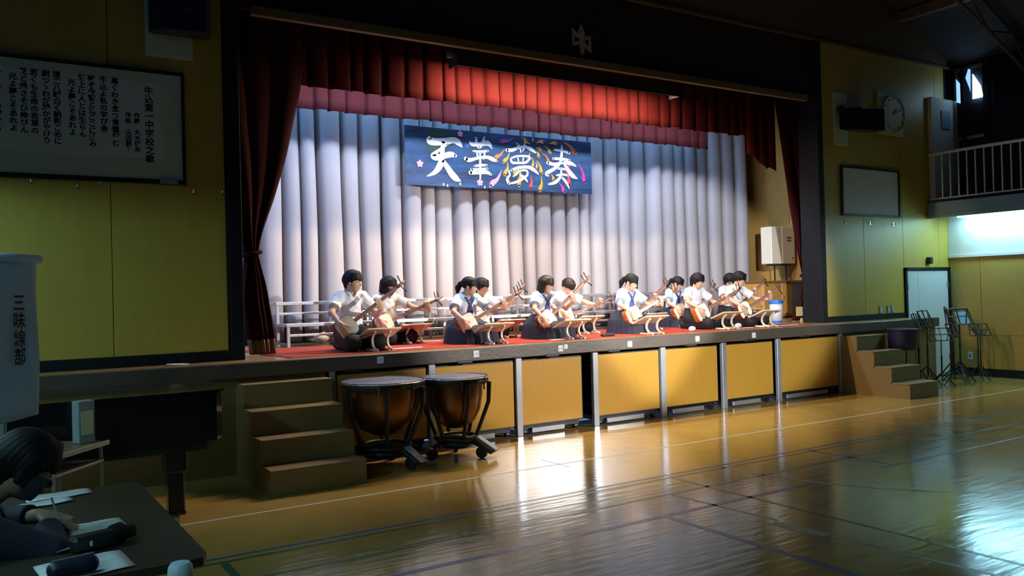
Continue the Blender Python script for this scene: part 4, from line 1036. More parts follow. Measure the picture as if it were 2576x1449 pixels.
# ---------------------------------------------------------------- the players
R_ = math.radians
player('A', 'tall boy in a white shirt with short black hair, leftmost player in front', .53, .70, .97, R_(36), R_(38), R_(10), R_(2), 'boy', False, lh=.42)
player('B', 'player with black bob and dark mask, white shirt, leftmost in the back row', 1.27, 1.46, .92, R_(22), R_(28), R_(22), 0, 'bob2', False, lh=.56, mask=True)
player('C', 'girl in sailor blouse with a tied-back ponytail, second from left in front', 1.93, .70, .87, R_(27), R_(48), R_(14), 0, 'tail', True, lh=.50)
player('D', 'player with a bowl-shaped black fringe half hidden behind the ponytailed girl', 2.53, 1.46, .88, R_(34), R_(50), R_(20), 0, 'boy_long', False, lh=.50)
player('E', 'girl in sailor blouse with a dark bob, third from left in front', 3.0, .70, .88, R_(40), R_(22), R_(22), R_(4), 'bob', True, lh=.44, hairm='hair_brown')
player('F', 'boy in a white shirt with head bent far down behind the bobbed girl', 3.83, 1.46, .88, R_(17), R_(20), R_(50), 0, 'crop', False, lh=.60, hairm='hair_brown', lean=.08)
player('G', 'girl in sailor blouse with long fringe and bright blue scarf, fourth in front', 4.33, .70, .89, R_(25), R_(20), R_(24), R_(4), 'tail', True, lh=.46)
player('H', 'player almost hidden behind the girl with the bright blue scarf', 4.98, 1.46, .80, R_(36), R_(30), R_(30), 0, 'bob2', True, lh=.46)
player('I', 'girl in sailor blouse with hair tied low, head bent, behind the fifth front player', 5.86, 1.46, .86, R_(30), R_(24), R_(30), R_(6), 'tail', True, lh=.50)
player('J', 'boy in a white shirt with a bowl haircut, fifth from left in front', 5.52, .70, .89, R_(24), R_(26), R_(22), 0, 'boy_long', False, lh=.46)
player('K', 'player in a white shirt mostly hidden behind the rightmost boy', 6.98, 1.46, .90, R_(34), R_(30), R_(16), 0, 'boy', False, lh=.48)
player('L', 'boy in a white shirt and glasses with wavy black hair, rightmost player in front', 6.33, .70, .91, R_(24), R_(34), R_(26), 0, 'boy', False, lh=.52, glasses=True)
for k, l in (('A', 'held by the leftmost front boy'), ('B', 'held by the masked player at back left'), ('C', 'held by the ponytailed girl in front'), ('D', 'held by the player behind the ponytailed girl'), ('E', 'held by the bobbed girl, neck raised steeply'), ('F', 'held low by the boy with bent head'), ('G', 'held by the girl with the bright blue scarf'), ('H', 'held by the hidden player behind the blue-scarfed girl'), ('I', 'held by the girl behind the fifth front player'), ('J', 'held by the bowl-haired boy in front'), ('K', 'held by the player behind the rightmost boy'), ('L', 'held by the rightmost boy with glasses')):
    place_shamisen(k, 'brown-necked shamisen with pale skin '+l)
for k, l in (('A', 'leftmost front boy'), ('B', 'masked player at back left'), ('C', 'ponytailed girl in front'), ('E', 'bobbed girl'), ('F', 'boy with bent head'), ('G', 'girl with bright blue scarf'), ('J', 'bowl-haired boy'), ('L', 'rightmost boy with glasses')):
    plectrum(k, 'ivory plectrum in the right hand of the '+l)
bookrest(.66, .30, 'low wooden bookrest before the leftmost front boy', .05, 'open score on the leftmost bookrest')
bookrest(1.42, 1.10, 'low wooden bookrest before the masked player at back left', .0)
bookrest(1.98, .22, 'low wooden bookrest before the ponytailed girl', 0, 'open score before the ponytailed girl')
bookrest(2.72, 1.12, 'low wooden bookrest in second row behind the ponytailed girl\'s one', 0, 'open score on the second-row rest behind the ponytailed girl\'s')
bookrest(3.04, .22, 'low wooden bookrest before the bobbed girl', 0, 'open score before the bobbed girl')
bookrest(3.93, 1.08, 'low wooden bookrest before the boy with bent head', 0, 'open score before the boy with bent head')
bookrest(4.22, .18, 'low wooden bookrest before the girl with bright blue scarf', 0, 'open score before the girl with bright blue scarf')
bookrest(5.0, 1.05, 'low wooden bookrest before the hidden player, partly behind another', 0)
bookrest(5.58, .22, 'low wooden bookrest before the bowl-haired boy', 0, 'open score before the bowl-haired boy')
bookrest(6.32, .20, 'low wooden bookrest before the rightmost boy', 0, 'open score on the rightmost bookrest')
bookrest(6.85, 1.0, 'low wooden bookrest in second row behind the rightmost one', 0)
# red carpet
b = MB(); NX, NY = 60, 14; vs = []
for j in range(NY+1):
    for i in range(NX+1):
        x = -.42+7.55*i/NX; yy = .06+1.70*j/NY
        if i == 0: x += .10*math.sin(j*.9)*.3+.05*(1-j/NY)
        if j == 0: yy += .012*math.sin(i*1.9)+.01*math.sin(i*.7)
        vs.append((x, yy, 1.002+.0015*math.sin(i*1.3)*math.sin(j*1.1)+.0015))
fs = [(j*(NX+1)+i, j*(NX+1)+i+1, (j+1)*(NX+1)+i+1, (j+1)*(NX+1)+i) for j in range(NY) for i in range(NX)]
o = b.add(vs, fs).build('red_carpet', 'carpet', None, True); md = o.modifiers.new('s', 'SOLIDIFY'); md.thickness = .003; md.offset = -1
tag(o, 'long red felt carpet laid along the front of the stage', 'carpet')
# small things on the carpet
def slip(x, y, l, wd, rz, label, m='paper'):
    tag(MB().bevbox(-l/2, l/2, -wd/2, wd/2, 0, .006, .001).build('paper_slip', m, None, loc=(x, y, 1.006), rot=(0, 0, rz)), label, 'paper')
slip(.98, .38, .38, .05, .05, 'long pale strip lying on the carpet right of the leftmost bookrest')
slip(1.72, 1.30, .30, .05, .05, 'pale strip on the carpet behind the first bookrests')
slip(2.82, .22, .22, .06, .05, 'pale paper on the carpet at the bobbed girl\'s knees')
slip(5.86, .16, .30, .04, .03, 'pale strip by the bowl-haired boy\'s bookrest')
slip(6.72, .17, .42, .04, .03, 'pale strip right of the rightmost bookrest')
t = thing('spectacle_case', 'small black case lying on the carpet near the fourth front player', 'case', (3.62, .30, 1.005), .1); MB().bevbox(-.10, .10, -.035, .035, 0, .035, .012).build('case_body', 'black', t); MB().bevbox(-.101, .101, -.036, .036, .018, .021, .001).build('seam', 'red_wood', t)
for x, y, l in ((4.98, .26, 'white ball-like plectrum case on the carpet before the bowl-haired boy'), (5.92, .34, 'white folded cloth on the carpet before the rightmost boy')):
    g = Grid((-.08, -.06, -.004), (.08, .06, .09), .006); g.ell((0, 0, .03), (.055, .035, .032)); g.ell((-.05, -.02, .018), (.022, .02, .018), None, .005)
    o = sdf_obj('white_cloth', g.mesh(name='cloth'), 'paint_white', None, (x, y, 1.006)); tag(o, l, 'cloth')

# ---------------------------------------------------------------- choir risers behind the players
def riser(x, wd, l):
    t = thing('choir_riser', 'two-tier choir riser with pale metal frame, '+l, 'riser', (x, 0, 1.0), 0, 'choir risers')
    for (y0, y1, z) in ((1.80, 2.20, .27), (2.20, 2.62, .52)):
        MB().bevbox(0, wd, y0, y1, z-.03, z-.004, .003).build('tread_board', 'riser_board', t)
        MB().bevbox(-.005, wd+.005, y0-.012, y0+.012, z-.036, z, .003).build('edge_rail', 'riser_metal', t)
        MB().bevbox(-.012, .012, y0, y1, z-.036, z, .003).build('side_rail', 'riser_metal', t); MB().bevbox(wd-.012, wd+.012, y0, y1, z-.036, z, .003).build('side_rail', 'riser_metal', t)
        zl = 0 if z < .4 else 0
        for xx in (.02, wd*.5, wd-.02):
            MB().bevbox(xx-.018, xx+.018, y0-.010, y0+.020, 0, z-.036, .004).build('leg', 'riser_metal', t)
        zz = z*.5 if z < .4 else z-.14
        MB().bevbox(.02, wd*.5, y0-.005, y0+.012, zz-.014, zz+.014, .004).build('cross_rail', 'riser_metal', t)
        MB().bevbox(wd*.5, wd-.02, y0-.005, y0+.012, zz-.014, zz+.014, .004).build('cross_rail', 'riser_metal', t)
    for xx in (.02, wd-.02): MB().bevbox(xx-.014, xx+.014, 2.58, 2.61, 0, .485, .003).build('leg', 'riser_metal', t); MB().bevbox(xx-.012, xx+.012, 1.80, 2.60, .02, .045, .003).build('floor_bar', 'riser_metal', t)
for i, (x, l) in enumerate(((.16, 'leftmost of the row'), (1.52, 'second from the left'), (2.88, 'third from the left'), (4.24, 'fourth from the left'), (5.60, 'rightmost of the row'))): riser(x, 1.33, l)
t = thing('stowed_bundle', 'white tied cloth bundle under the leftmost riser', 'bundle', (.78, 2.42, 1.0))
g = Grid((-.16, -.12, -.004), (.16, .12, .2), .008); g.ell((0, 0, .06), (.10, .07, .058)); g.cap((0, 0, .08), (.06, .02, .15), .03, .012, .03); sdf_obj('cloth', g.mesh(name='cloth'), 'white_paint', t)
MB().tube([(.02, 0, .1), (.02, 0, .38)], .005, 5).build('cord', 'steel_dull', t)

# ---------------------------------------------------------------- stage right furniture
t = thing('wooden_cabinet', 'orange-brown wooden lectern cabinet by the right stage wall', 'cabinet', (8.48, 2.12, 1.0))
MB().bevbox(0, .96, 0, .5, .04, .62, .006).build('carcass', 'cab_wood', t)
MB().bevbox(-.02, .99, -.03, .52, .62, .655, .006).build('top', 'cab_top', t)
MB().bevbox(.02, .46, -.014, 0, .08, .60, .003).build('door', 'cab_wood', t); d2 = MB().bevbox(.475, .94, -.014, 0, .08, .60, .003).build('door', 'cab_wood', t)
MB().tube([(.50, -.014, .36), (.50, -.04, .36)], .012, 8).build('knob', 'chrome', d2)
MB().bevbox(.02, .94, .02, .48, 0, .04, .002).build('plinth', 'cab_top', t)
t = thing('control_box', 'white electrical cabinet raised on two black legs over the wooden cabinet', 'control box', (8.83, 2.20, 1.655))
MB().tube([(.18, .1, 0), (.18, .1, .28)], .014, 8).build('leg', 'black', t); MB().tube([(.48, .1, 0), (.48, .1, .28)], .014, 8).build('leg', 'black', t); MB().bevbox(.08, .56, .02, .2, .27, .295, .004).build('support', 'black', t)
MB().bevbox(0, .60, 0, .24, .295, .95, .012).build('casing', 'cream_paint', t)
dd = MB().bevbox(.27, .595, -.012, 0, .30, .945, .006).build('door', 'cream_paint', t)
for x, z in ((.40, .76), (.44, .76), (.48, .76), (.40, .71), (.44, .71), (.48, .71), (.53, .40)): MB().tube([(x, -.011, z), (x, -.022, z)], .012, 8).build('button', 'black', dd)
MB().tube([(.60, .1, .85), (.68, .1, .85)], .03, 10).build('conduit', 'white_paint', t)
t = thing('litter_bin', 'clear plastic bin with bright blue lid beside the right curtain', 'bin', (7.50, 1.02, 1.0))
b = MB(); b.lathe([(.085, .01), (.10, .30)], 20); b.build('bucket', 'clear_plastic', t, True); MB().lathe([(.084, 0), (.088, .03)], 20).build('base_ring', 'blue_plastic', t); MB().lathe([(.112, .295), (.115, .31), (.108, .345), (.02, .352)], 20).build('lid', 'blue_plastic', t)
t = thing('pale_crate', 'pale blue crate on a dark shelf at the right edge of the stage', 'crate', (9.12, 1.35, 1.62))
MB().bevbox(0, .35, 0, .3, 0, .16, .01).build('tub', 'clear_plastic', t); MB().bevbox(-.01, .36, -.01, .31, .16, .18, .006).build('rim', 'grey_plastic', t)
t = thing('dark_shelf', 'dark low shelf unit behind the blue-lidded bin', 'shelf', (8.95, 1.30, 1.0)); MB().bevbox(0, .55, 0, .6, 0, .60, .005).build('carcass', 'black', t); MB().bevbox(-.01, .56, -.02, .6, .60, .62, .003).build('top', 'black', t)
# paper on the left ledge
tag(MB().bevbox(-.08, .08, -.05, .05, 0, .012, .003).build('crumpled_paper', 'paper', None, loc=(-1.32, .12, 1.002), rot=(0, .05, .3)), 'small white paper left on the ledge above the piano', 'paper')

# ---------------------------------------------------------------- steps
def steps(x0, x1, label, m):
    t = thing('stage_steps', label, 'steps', ((x0+x1)/2, 0, 0), 0, 'steps up to the stage'); w2 = (x1-x0)/2
    for k in range(4):
        y0 = -1.045+.26*k; zt = .205*(k+1)
        MB().bevbox(-w2, w2, y0, y0+.018, .205*k if k else .0, zt-.001, .002).build('riser_face', m, t)
        MB().bevbox(-w2, w2, y0-.002, y0+.262, zt-.02, zt, .003).build('tread', m, t)
    for sx in (-1, 1):
        out = [(-1.03, 0)]
        for k in range(4): out += [(-1.03+.26*k, .205*(k+1)-.02), (-1.03+.26*(k+1)-.001, .205*(k+1)-.02)]
        out += [(-.002, .80), (-.002, 0)]
        o2 = []
        for p in out:
            if not o2 or (abs(p[0]-o2[-1][0])+abs(p[1]-o2[-1][1])) > 1e-4: o2.append(p)
        xa = sx*w2; MB().prism(o2, xa, xa-sx*.018, lambda a, c, d: (d, a, c)).build('side_panel', m, t)
steps(-.865, -.066, 'brown wooden steps up to the stage between piano and timpani', 'brown_ply')
steps(7.64, 8.30, 'brown wooden steps at the right end of the stage', 'brown_ply')

# ---------------------------------------------------------------- timpani
def timpano(x, y, r, zr, label, rz):
    t = thing('timpano', label, 'timpani', (x, y, 0), rz, 'pair of timpani')
    b = MB(); b.lathe([(.0, zr-.50), (r*.30, zr-.49), (r*.58, zr-.43), (r*.76, zr-.32), (r*.84, zr-.18), (r*.86, zr-.06)], 40, cap=False); b.build('copper_bowl', 'copper', t, True)
    b = MB(); b.lathe([(.001, zr-.006), (r*.97, zr-.006), (r*.985, zr-.012)], 48, cap=False); b.build('drum_head', 'timp_head', t, True)
    b = MB(); b.lathe([(r*.86, zr-.07), (r*1.0, zr-.07), (r*1.02, zr-.055), (r*1.02, zr-.015), (r*1.0, zr), (r*.975, zr-.004)], 48, cap=False); auto_smooth(b.build('counter_hoop', 'black', t))
    MB().tube([(r*1.02*math.cos(a*PI/24), r*1.02*math.sin(a*PI/24), zr-.012) for a in range(49)], .007, 6, False).build('rim_wire', 'chrome', t, True)
    for k in range(8):
        a = k*PI/4+.2; c, s = math.cos(a), math.sin(a)
        MB().tube([(r*1.03*c, r*1.03*s, zr-.01), (r*1.04*c, r*1.04*s, zr-.12)], .008, 6).build('tension_rod', 'chrome' if k % 2 else 'black', t)
    for k in range(6):
        a = k*PI/3+.1; c, s = math.cos(a), math.sin(a)
        MB().tube([(r*1.05*c, r*1.05*s, zr-.06), (r*1.02*c, r*1.02*s, zr-.25), (r*.62*c, r*.62*s, .20)], [.022, .020, .018], 8).build('strut', 'black', t)
    MB().tube([(r*.62*math.cos(a*PI/16), r*.62*math.sin(a*PI/16), .19) for a in range(33)], .025, 8, False).build('base_ring', 'black', t, True)
    MB().lathe([(.0, .10), (r*.50, .10), (r*.55, .15), (r*.30, .20), (.0, .21)], 24, cap=False).build('base_plate', 'black', t, True)
    for k in range(3):
        a = k*2*PI/3+.8; c, s = math.cos(a), math.sin(a)
        MB().tube([(r*.5*c, r*.5*s, .16), (r*.86*c, r*.86*s, .12)], .028, 8).build('base_arm', 'black', t)
        q = MB().tube([(r*.86*c-.018*s, r*.86*s+.018*c, .055), (r*.86*c+.018*s, r*.86*s-.018*c, .055)], .055, 14).build('caster', 'black', t)
        MB().bevbox(r*.86*c-.02, r*.86*c+.02, r*.86*s-.02, r*.86*s+.02, .10, .125, .004).build('caster_brake', 'chrome', q)
    MP = Matrix.Translation((.10, -r*.62, .17)) @ Matrix.Rotation(.35, 4, 'Z') @ Matrix.Rotation(.55, 4, 'X')
    MB().bevbox(-.075, .075, -.20, .02, -.035, .01, .012, MP).build('pedal_housing', 'black', t); MB().bevbox(-.045, .045, -.22, .02, .012, .026, .006, MP).build('pedal', 'grey_plastic', t)
    MB().bevbox(-.03, .06, -r*1.045, -r*1.03, zr-.05, zr-.03, .002).build('badge', 'chrome', t)
    return t
timpano(.335, -.50, .375, .79, 'larger left timpano with copper bowl next to the wooden steps', .1)
timpano(1.07, -.52, .315, .775, 'smaller right timpano with grey pedal before the storage carts', .3)

# ---------------------------------------------------------------- grand piano (tail towards the timpani)
t = thing('grand_piano', 'black grand piano with closed lid below the left ledge', 'piano', (-1.24, -1.45, 0))
out = [(-2.15, .92), (-.35, .92), (-.14, .90), (-.04, .82), (0, .66), (0, .34), (-.02, .14), (-.08, .03), (-.20, 0), (-.60, -.01), (-1.20, -.01), (-1.50, -.06), (-1.66, -.22), (-1.80, -.42), (-2.15, -.46)]
def offs(o, d):
    cx = sum(p[0] for p in o)/len(o); cy = sum(p[1] for p in o)/len(o)
    return [(p[0]+(cx-p[0])*d, p[1]+(cy-p[1])*d) for p in o]
MB().prism(out, .895, .92, lambda a, c, d: (a, c, d)).build('lid', 'black_gloss', t)
MB().prism(offs(out, .03), .56, .893, lambda a, c, d: (a, c, d)).build('rim_case', 'black_gloss', t)
MB().prism(offs(out, .12), .50, .56, lambda a, c, d: (a, c, d)).build('soundboard_frame', 'black', t)
MB().bevbox(-2.42, -2.14, -.50, .90, .60, .72, .008).build('keybed', 'black_gloss', t)
for x, y in ((-.38, .10+.0), (-2.0, .74), (-2.0, -.36)):
    b = MB(); b.bevbox(x-.075, x+.075, y-.075, y+.075, .36, .56, .01); b.bevbox(x-.055, x+.055, y-.055, y+.055, .08, .37, .01); b.bevbox(x-.06, x+.06, y-.06, y+.06, .06, .09, .006); lg = b.build('leg', 'black_gloss', t)
    MB().tube([(x-.02, y, .03), (x+.02, y, .03)], .03, 12).build('caster', 'steel_dull', lg)
MB().bevbox(-1.70, -1.55, .1, .3, .12, .5, .006).build('pedal_lyre', 'black', t)
# small desk before the piano
t = thing('small_desk', 'small student desk with a pale edge in front of the piano', 'desk', (-2.396, -2.12, 0), math.radians(52))
MB().bevbox(-.02, .52, 0, .34, .662, .679, .003).build('desktop', 'desk_top', t); MB().bevbox(-.02, .52, -.008, 0, .656, .684, .002).build('edge_band', 'cream_paint', t); MB().bevbox(.0, .50, .02, .32, .55, .565, .002).build('tray', 'steel_dull', t)
for x in (.02, .48):
    for y in (.03, .31): MB().tube([(x, y, .662), (x, y, 0)], .013, 8).build('leg', 'steel_dull', t)
t = thing('file_box', 'pale upright file box standing on the small desk', 'file box', (-2.215, -1.70, .680), math.radians(30)); MB().bevbox(-.055, .055, -.035, .035, 0, .265, .004).build('box_body', 'grey_plastic', t); MB().bevbox(-.042, .042, -.039, -.035, .05, .2, .002).build('label_panel', 'board_cream', t)

# ---------------------------------------------------------------- club banner on its stand
ang = math.atan2(.19, .168)
t = thing('club_banner', 'white hanging banner with black lettering at the left edge', 'banner', (-2.50, -2.735, 0), ang)
ca, sa = math.cos(ang), math.sin(ang)
b = MB(); NX, NZ = 10, 16; vs = []
for k in range(NZ+1):
    for i in range(NX+1): vs.append((-.36+.36*i/NX, .006*math.sin(k*.5+i*.6), 1.775-.79*k/NZ+.015*(i/NX)*(k == NZ)))
fs = [(k*(NX+1)+i, k*(NX+1)+i+1, (k+1)*(NX+1)+i+1, (k+1)*(NX+1)+i) for k in range(NZ) for i in range(NX)]
o = b.add(vs, fs).build('cloth', 'banner_white', t, True); o.modifiers.new('s', 'SOLIDIFY').thickness = .003
MB().tube([(-.38, 0, 1.785), (.025, 0, 1.785)], .022, 10).build('top_rod', 'banner_white', t, True)
MB().tube([(-.18, .05, 1.785), (-.18, .05, 0.02)], .014, 8).build('pole', 'steel_dull', t); MB().bar((-.18, 0, 1.785), (-.18, .05, 1.785), .02, .02).build('bracket', 'steel_dull', t)
for a in (.3, 2.4, 4.5): MB().tube([(-.18, .05, .12), (-.18+.3*math.cos(a), .05+.3*math.sin(a), .012)], .010, 6).build('foot', 'steel_dull', t)
b = MB()
for k, chh in enumerate('三味線部'):
    vs, fs = text_mesh(chh, .098, offset=.0014)
    b.add([(-.135+v[0]*.82, -.012, 1.605-.088*k+v[1]*.92) for v in vs], fs)
b.build('lettering', 'ink', t)
t = thing('wooden_chair', 'wooden chair back peeping out below the club banner', 'chair', (-2.86, -2.30, 0), .4)
for x in (-.17, .17): MB().bevbox(x-.02, x+.02, -.02, .02, 0, .82, .004).build('back_post', 'wall_right_ply', t)
MB().bevbox(-.17, .17, -.012, .012, .62, .80, .004).build('backrest', 'wall_right_ply', t); MB().bevbox(-.19, .19, -.38, .02, .42, .445, .006).build('seat', 'wall_right_ply', t)
for x in (-.17, .17): MB().bevbox(x-.018, x+.018, -.36, -.325, 0, .42, .004).build('leg', 'wall_right_ply', t)

# ---------------------------------------------------------------- table at lower left and the person at it
t = thing('folding_table', 'dark brown table at the lower left corner', 'table', (-2.55, -4.0, 0))
out = [(-.35, -.70), (.38, -.70), (.43, -.685), (.45, -.64), (.43, .74), (-.35, .74)]
MB().prism(out, .672, .70, lambda a, c, d: (a, c, d)).build('tabletop', 'table_top', t)
for x in (-.28, .36):
    for y in (-.6, .62): MB().tube([(x, y, .67), (x, y, 0)], .016, 8).build('leg', 'black', t)
MB().bevbox(-.30, .38, .3, .33, .60, .672, .003).build('apron', 'black', t)
def sheet(name, x, y, wd, h, rz, z, label, lines=6):
    o = thing(name, label, 'paper', (x, y, z), rz, 'papers on the table')
    vs = []; fs = []
    NX = 6
    for j in range(NX+1):
        for i in range(NX+1): vs.append((-wd/2+wd*i/NX, -h/2+h*j/NX, .002+.003*math.sin(i*.9+j*.6)**2))
    fs = [(j*(NX+1)+i, j*(NX+1)+i+1, (j+1)*(NX+1)+i+1, (j+1)*(NX+1)+i) for j in range(NX) for i in range(NX)]
    p = MB().add(vs, fs).build('sheet', 'paper', o, True); p.modifiers.new('s', 'SOLIDIFY').thickness = .0012
    for k in range(lines): MB().box(-wd*.4, wd*.4-.03*(k % 3), h*.35-h*.7*k/lines-.002, h*.35-h*.7*k/lines+.001, .0065, .0068).build('text_line', 'grey_plastic', o)
sheet('paper_sheet', -2.46, -3.36, .26, .12, .1, .701, 'white paper at the far end of the dark table', 4)
sheet('paper_sheet', -2.52, -3.50, .21, .10, .25, .703, 'white paper nearer the head on the dark table', 3)
sheet('paper_sheet', -2.385, -4.12, .22, .30, .08, .701, 'white paper under the writing hand', 8)
sheet('paper_sheet', -2.46, -4.56, .26, .22, .1, .701, 'white paper at the bottom left picture edge', 6)
t = thing('camera_case', 'black camera with two stubby barrels on the dark table', 'camera', (-2.38, -4.35, .701), .25)
MB().bevbox(-.11, .04, -.035, .035, 0, .055, .012).build('camera_body', 'black', t); MB().tube([(.03, 0, .035), (.06, .01, .035)], [.034, .036], 14).build('lens_barrel', 'black', t); MB().tube([(.065, .012, .032), (.105, .022, .03)], [.026, .024], 12).build('lens_barrel', 'black', t)
MB().tube([(-.1, 0, .02), (-.14, .03, .006), (-.12, .09, .006), (-.04, .10, .006), (.02, .05, .01)], .006, 6).build('strap', 'black', t); MB().bevbox(-.06, -.05, -.036, -.03, .02, .04, .001).build('badge', 'chrome', t)
t = thing('low_stool', 'low stool under the pale bottle, just below the picture', 'stool', (-2.26, -5.05, 0))
MB().lathe([(.15, .58), (.16, .59), (.16, .61), (.14, .62)], 24).build('seat', 'black', t)
for a in range(4): c, s_ = math.cos(a*PI/2+.7), math.sin(a*PI/2+.7); MB().tube([(.11*c, .11*s_, .58), (.15*c, .15*s_, 0)], .012, 8).build('leg', 'steel_dull', t)
t = thing('bottle', 'pale blue plastic bottle top at the bottom picture edge beside the table corner', 'bottle', (-2.255, -5.04, .621))
b = MB(); b.lathe([(.028, 0), (.034, .012), (.035, .15), (.033, .168), (.026, .178), (.012, .181)], 28); auto_smooth(b.build('bottle_body', 'bottle', t)); MB().lathe([(.0352, .105), (.0352, .135)], 28, cap=False).build('label_band', 'grey_plastic', t)
t = thing('pencil_pouch', 'dark round pouch on the paper at the bottom left picture edge', 'pouch', (-2.50, -4.66, .706)); g = Grid((-.10, -.06, -.004), (.10, .06, .08), .006); g.cap((-.045, 0, .028), (.045, .01, .028), .028, .03); sdf_obj('pouch_body', g.mesh(name='pouch'), 'navy_plastic', t); MB().tube([(-.06, 0, .055), (.06, .01, .06)], .004, 6).build('zip', 'steel_dull', t)

def writer():
    hc = np.array((-2.60, -4.03, .955)); sc = 1.0
    root = thing('person', 'person in dark clothes with black hair and mask bent over papers at the table', 'person', (-2.68, -4.02, 0))
    o = np.array((-2.68, -4.02, 0)); hc = hc-o
    M = rotm(R_(96), R_(34), 0)
    sh_r = np.array((-.10, -.22, .80)); sh_l = np.array((-.12, .16, .80)); wr = np.array((.14, -.03, .735)); wl = np.array((.12, .20, .725))
    er, wr = ik(sh_r, wr, .28, .25, (-.6, -.8, .1)); el, wl = ik(sh_l, wl, .28, .25, (0, 1, -.4))
    g = Grid((-.55, -.55, .30), (.42, .50, 1.16), .009)
    g.cap((-.42, -.03, .42), (-.30, -.03, .62), .14, .13, .04); g.cap((-.30, -.03, .62), (-.14, -.03, .78), .13, .115, .04); g.cap(sh_r, sh_l, .06, .06, .05)
    g.cap((-.12, -.02, .80), hc+M @ np.array((0, .02, -.05)), .05, .045, .02); head_prims(g, hc, M, 1.0)
    g.cap((-.42, -.03, .44), (-.05, -.12, .46), .09, .075, .03); g.cap((-.42, -.03, .44), (-.05, .08, .46), .09, .075, .03)
    for s, e, wv in ((sh_r, er, wr), (sh_l, el, wl)): g.cap(s, e, .05, .04, .03); g.cap(e, wv, .04, .026, .015)
    hand(g, wr, nz((.9, .15, -.15)), np.array((0, 0.1, -1.)), np.array((0, 1., 0)), (.5, 1.2)); hand(g, wl, nz((.9, -.3, -.1)), np.array((0, 0, -1.)), np.array((0, -1., 0)), (.2, .4))
    sdf_obj('body', g.mesh(name='body'), 'skin_dark', root)
    g = Grid((-.62, -.55, .30), (.42, .50, 1.0), .009)
    g.cap((-.42, -.03, .40), (-.30, -.03, .62), .17, .155, .04); g.cap((-.30, -.03, .62), (-.14, -.03, .78), .155, .135, .04); g.cap(sh_r, sh_l, .085, .085, .05)
    for s, e, wv in ((sh_r, er, wr), (sh_l, el, wl)): g.cap(s, e, .075, .06, .03); g.cap(e, e+(wv-e)*.86, .06, .048, .02, flat=1)
    sdf_obj('jacket', g.mesh(name='jacket'), 'suit', root)
    g = Grid((-.62, -.35, .02), (.25, .30, .62), .012); g.cap((-.42, -.03, .42), (-.02, -.12, .46), .12, .09, .03); g.cap((-.42, -.03, .42), (-.02, .08, .46), .12, .09, .03); g.cap((-.02, -.12, .45), (-.05, -.12, .06), .08, .06, .02); g.cap((-.02, .08, .45), (-.05, .08, .06), .08, .06, .02)
    sdf_obj('trousers', g.mesh(name='trousers'), 'suit', root)
    for y in (-.12, .08): g = Grid((-.16, y-.09, -.005), (.2, y+.09, .13), .009); g.cap((-.06, y, .05), (.10, y, .035), .05, .035); sdf_obj('shoe', g.mesh(name='shoe'), 'black', root)
    sdf_obj('hair', hair_mesh(hc-.2, hc+.2, .006, hc, M, 1.06, 'boy_long'), 'hair', root); face_parts(root, hc, M, 1.0)
    gm = Grid(hc-.16, hc+.16, .006); head_prims(gm, hc, M, 1.05); sl, X, Y, Z = gm.sub(hc-.16, hc+.16); Q = np.stack([X-hc[0], Y-hc[1], Z-hc[2]], -1) @ M
    gm.D[sl] = np.maximum.reduce([gm.D[sl], Q[..., 2]+.005, -.10-Q[..., 2], Q[..., 1]+.012]); sdf_obj('face_mask', gm.mesh(name='mask'), 'mask', root)
    tag(MB().tube([tuple(o+wr+np.array((.05, .02, -.02))), tuple(o+wr+np.array((.02, .05, .09)))], .004, 6).build('pencil', 'grey_plastic'), 'thin pencil in the hand of the person at the table', 'pencil')
    st = thing('stool', 'dark stool under the person at the table', 'stool', (-3.10, -4.05, 0))
    MB().lathe([(.17, .36), (.18, .37), (.18, .39), (.16, .40)], 24).build('seat', 'black', st)
    for a in range(4): c, s = math.cos(a*PI/2+.7), math.sin(a*PI/2+.7); MB().tube([(.12*c, .12*s, .36), (.17*c, .17*s, 0)], .012, 8).build('leg', 'steel_dull', st)
writer()

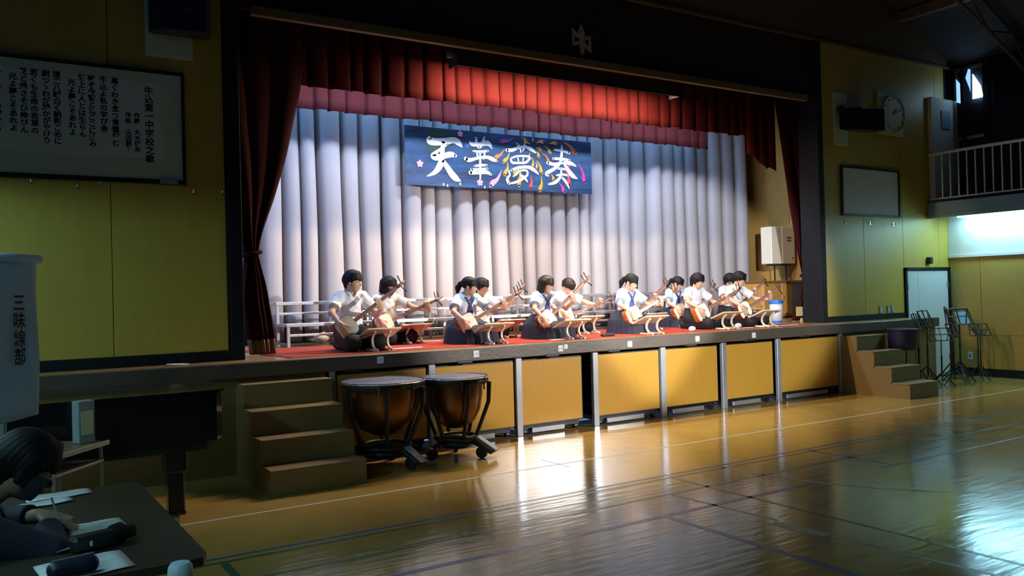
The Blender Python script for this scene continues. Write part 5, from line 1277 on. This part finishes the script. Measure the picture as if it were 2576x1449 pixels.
# ---------------------------------------------------------------- folding music stands at the right
def make_stand():
    t = thing('folding_music_stand', 'x', 'music stand')
    MB().tube([(0, 0, .12), (0, 0, .55)], .014, 8).build('pole', 'black', t); MB().tube([(0, 0, .5), (0, 0, .86)], .010, 8).build('upper_pole', 'black', t); MB().tube([(0, 0, .53), (0, 0, .57)], .016, 8).build('clamp', 'black', t)
    for k in range(3):
        a = k*2*PI/3; c, s = math.cos(a), math.sin(a)
        MB().tube([(.012*c, .012*s, .26), (.26*c, .26*s, .010)], .010, 6).build('leg', 'black', t); MB().tube([(.01*c, .01*s, .10), (.13*c, .13*s, .135)], .005, 6).build('brace', 'black', t)
    M = Matrix.Translation((0, -.02, .86)) @ Matrix.Rotation(-.35, 4, 'X')
    def W(*p): return [M @ Vector((x, 0, z)) for x, z in p]
    for nm, p in (('desk_bar', [(-.24, 0), (.24, 0)]), ('desk_bar', [(-.24, 0), (-.20, .24)]), ('desk_bar', [(.24, 0), (.20, .24)]), ('desk_bar', [(-.20, .24), (.20, .24)]), ('desk_bar', [(-.22, .12), (.22, .12)]), ('desk_bar', [(0, 0), (0, .26)]), ('desk_bar', [(-.10, .0), (-.20, .24)]), ('desk_bar', [(.10, .0), (.20, .24)])):
        q = W(*p); MB().tube(q, .009, 5).build(nm, 'black', t)
    return t
st0 = make_stand()
for i, (x, y, rz, s, l) in enumerate([(9.02, -.33, .4, 1.0, 'leftmost, behind the right-hand steps'), (9.22, -.56, -.5, .80, 'low one just right of the steps'), (9.46, -.20, .2, 1.03, 'third from the left of the cluster'), (9.62, -.52, .9, .84, 'low one left of the white door strip'), (9.86, -.48, -.3, 1.05, 'in front of the white door'), (10.06, -.22, .6, 1.06, 'beside the door frame'), (10.48, -.13, -.2, 1.02, 'tall one against the right side wall'), (10.40, -.46, .3, .82, 'low one, nearest of the right end'), (10.66, -.36, -.4, .80, 'low one, furthest right of the cluster')]):
    o = st0 if i == 0 else copy_tree(st0)
    o.location = (x, y, 0); o.rotation_euler = (0, 0, rz); o.scale = (s, s, s); tag(o, 'black folding wire music stand, '+l, 'music stand', 'folding music stands')
tag(MB().bevbox(-.13, .13, -.002, .002, 0, .20, .001).build('score_sheet', 'slab_blue', None, loc=(10.50, -.20, .88), rot=(-.35, 0, -.2)), 'bluish sheet left on a music stand at the far right', 'paper')
# dark drum on legs beside the right-hand steps
t = thing('floor_drum', 'dark navy drum on thin legs right of the right-hand steps', 'drum', (8.56, -.38, 0))
b = MB(); b.lathe([(.17, .585), (.195, .61), (.205, .72), (.205, .87)], 28); auto_smooth(b.build('shell', 'navy_plastic', t)); MB().lathe([(.207, .86), (.213, .87), (.213, .885), (.20, .89)], 28).build('hoop', 'navy_plastic', t)
for k in range(3):
    a = k*2*PI/3+.4; c, s_ = math.cos(a), math.sin(a); MB().tube([(.20*c, .20*s_, .75), (.205*c, .205*s_, .55), (.24*c, .24*s_, .01)], .009, 6).build('leg', 'black', t)
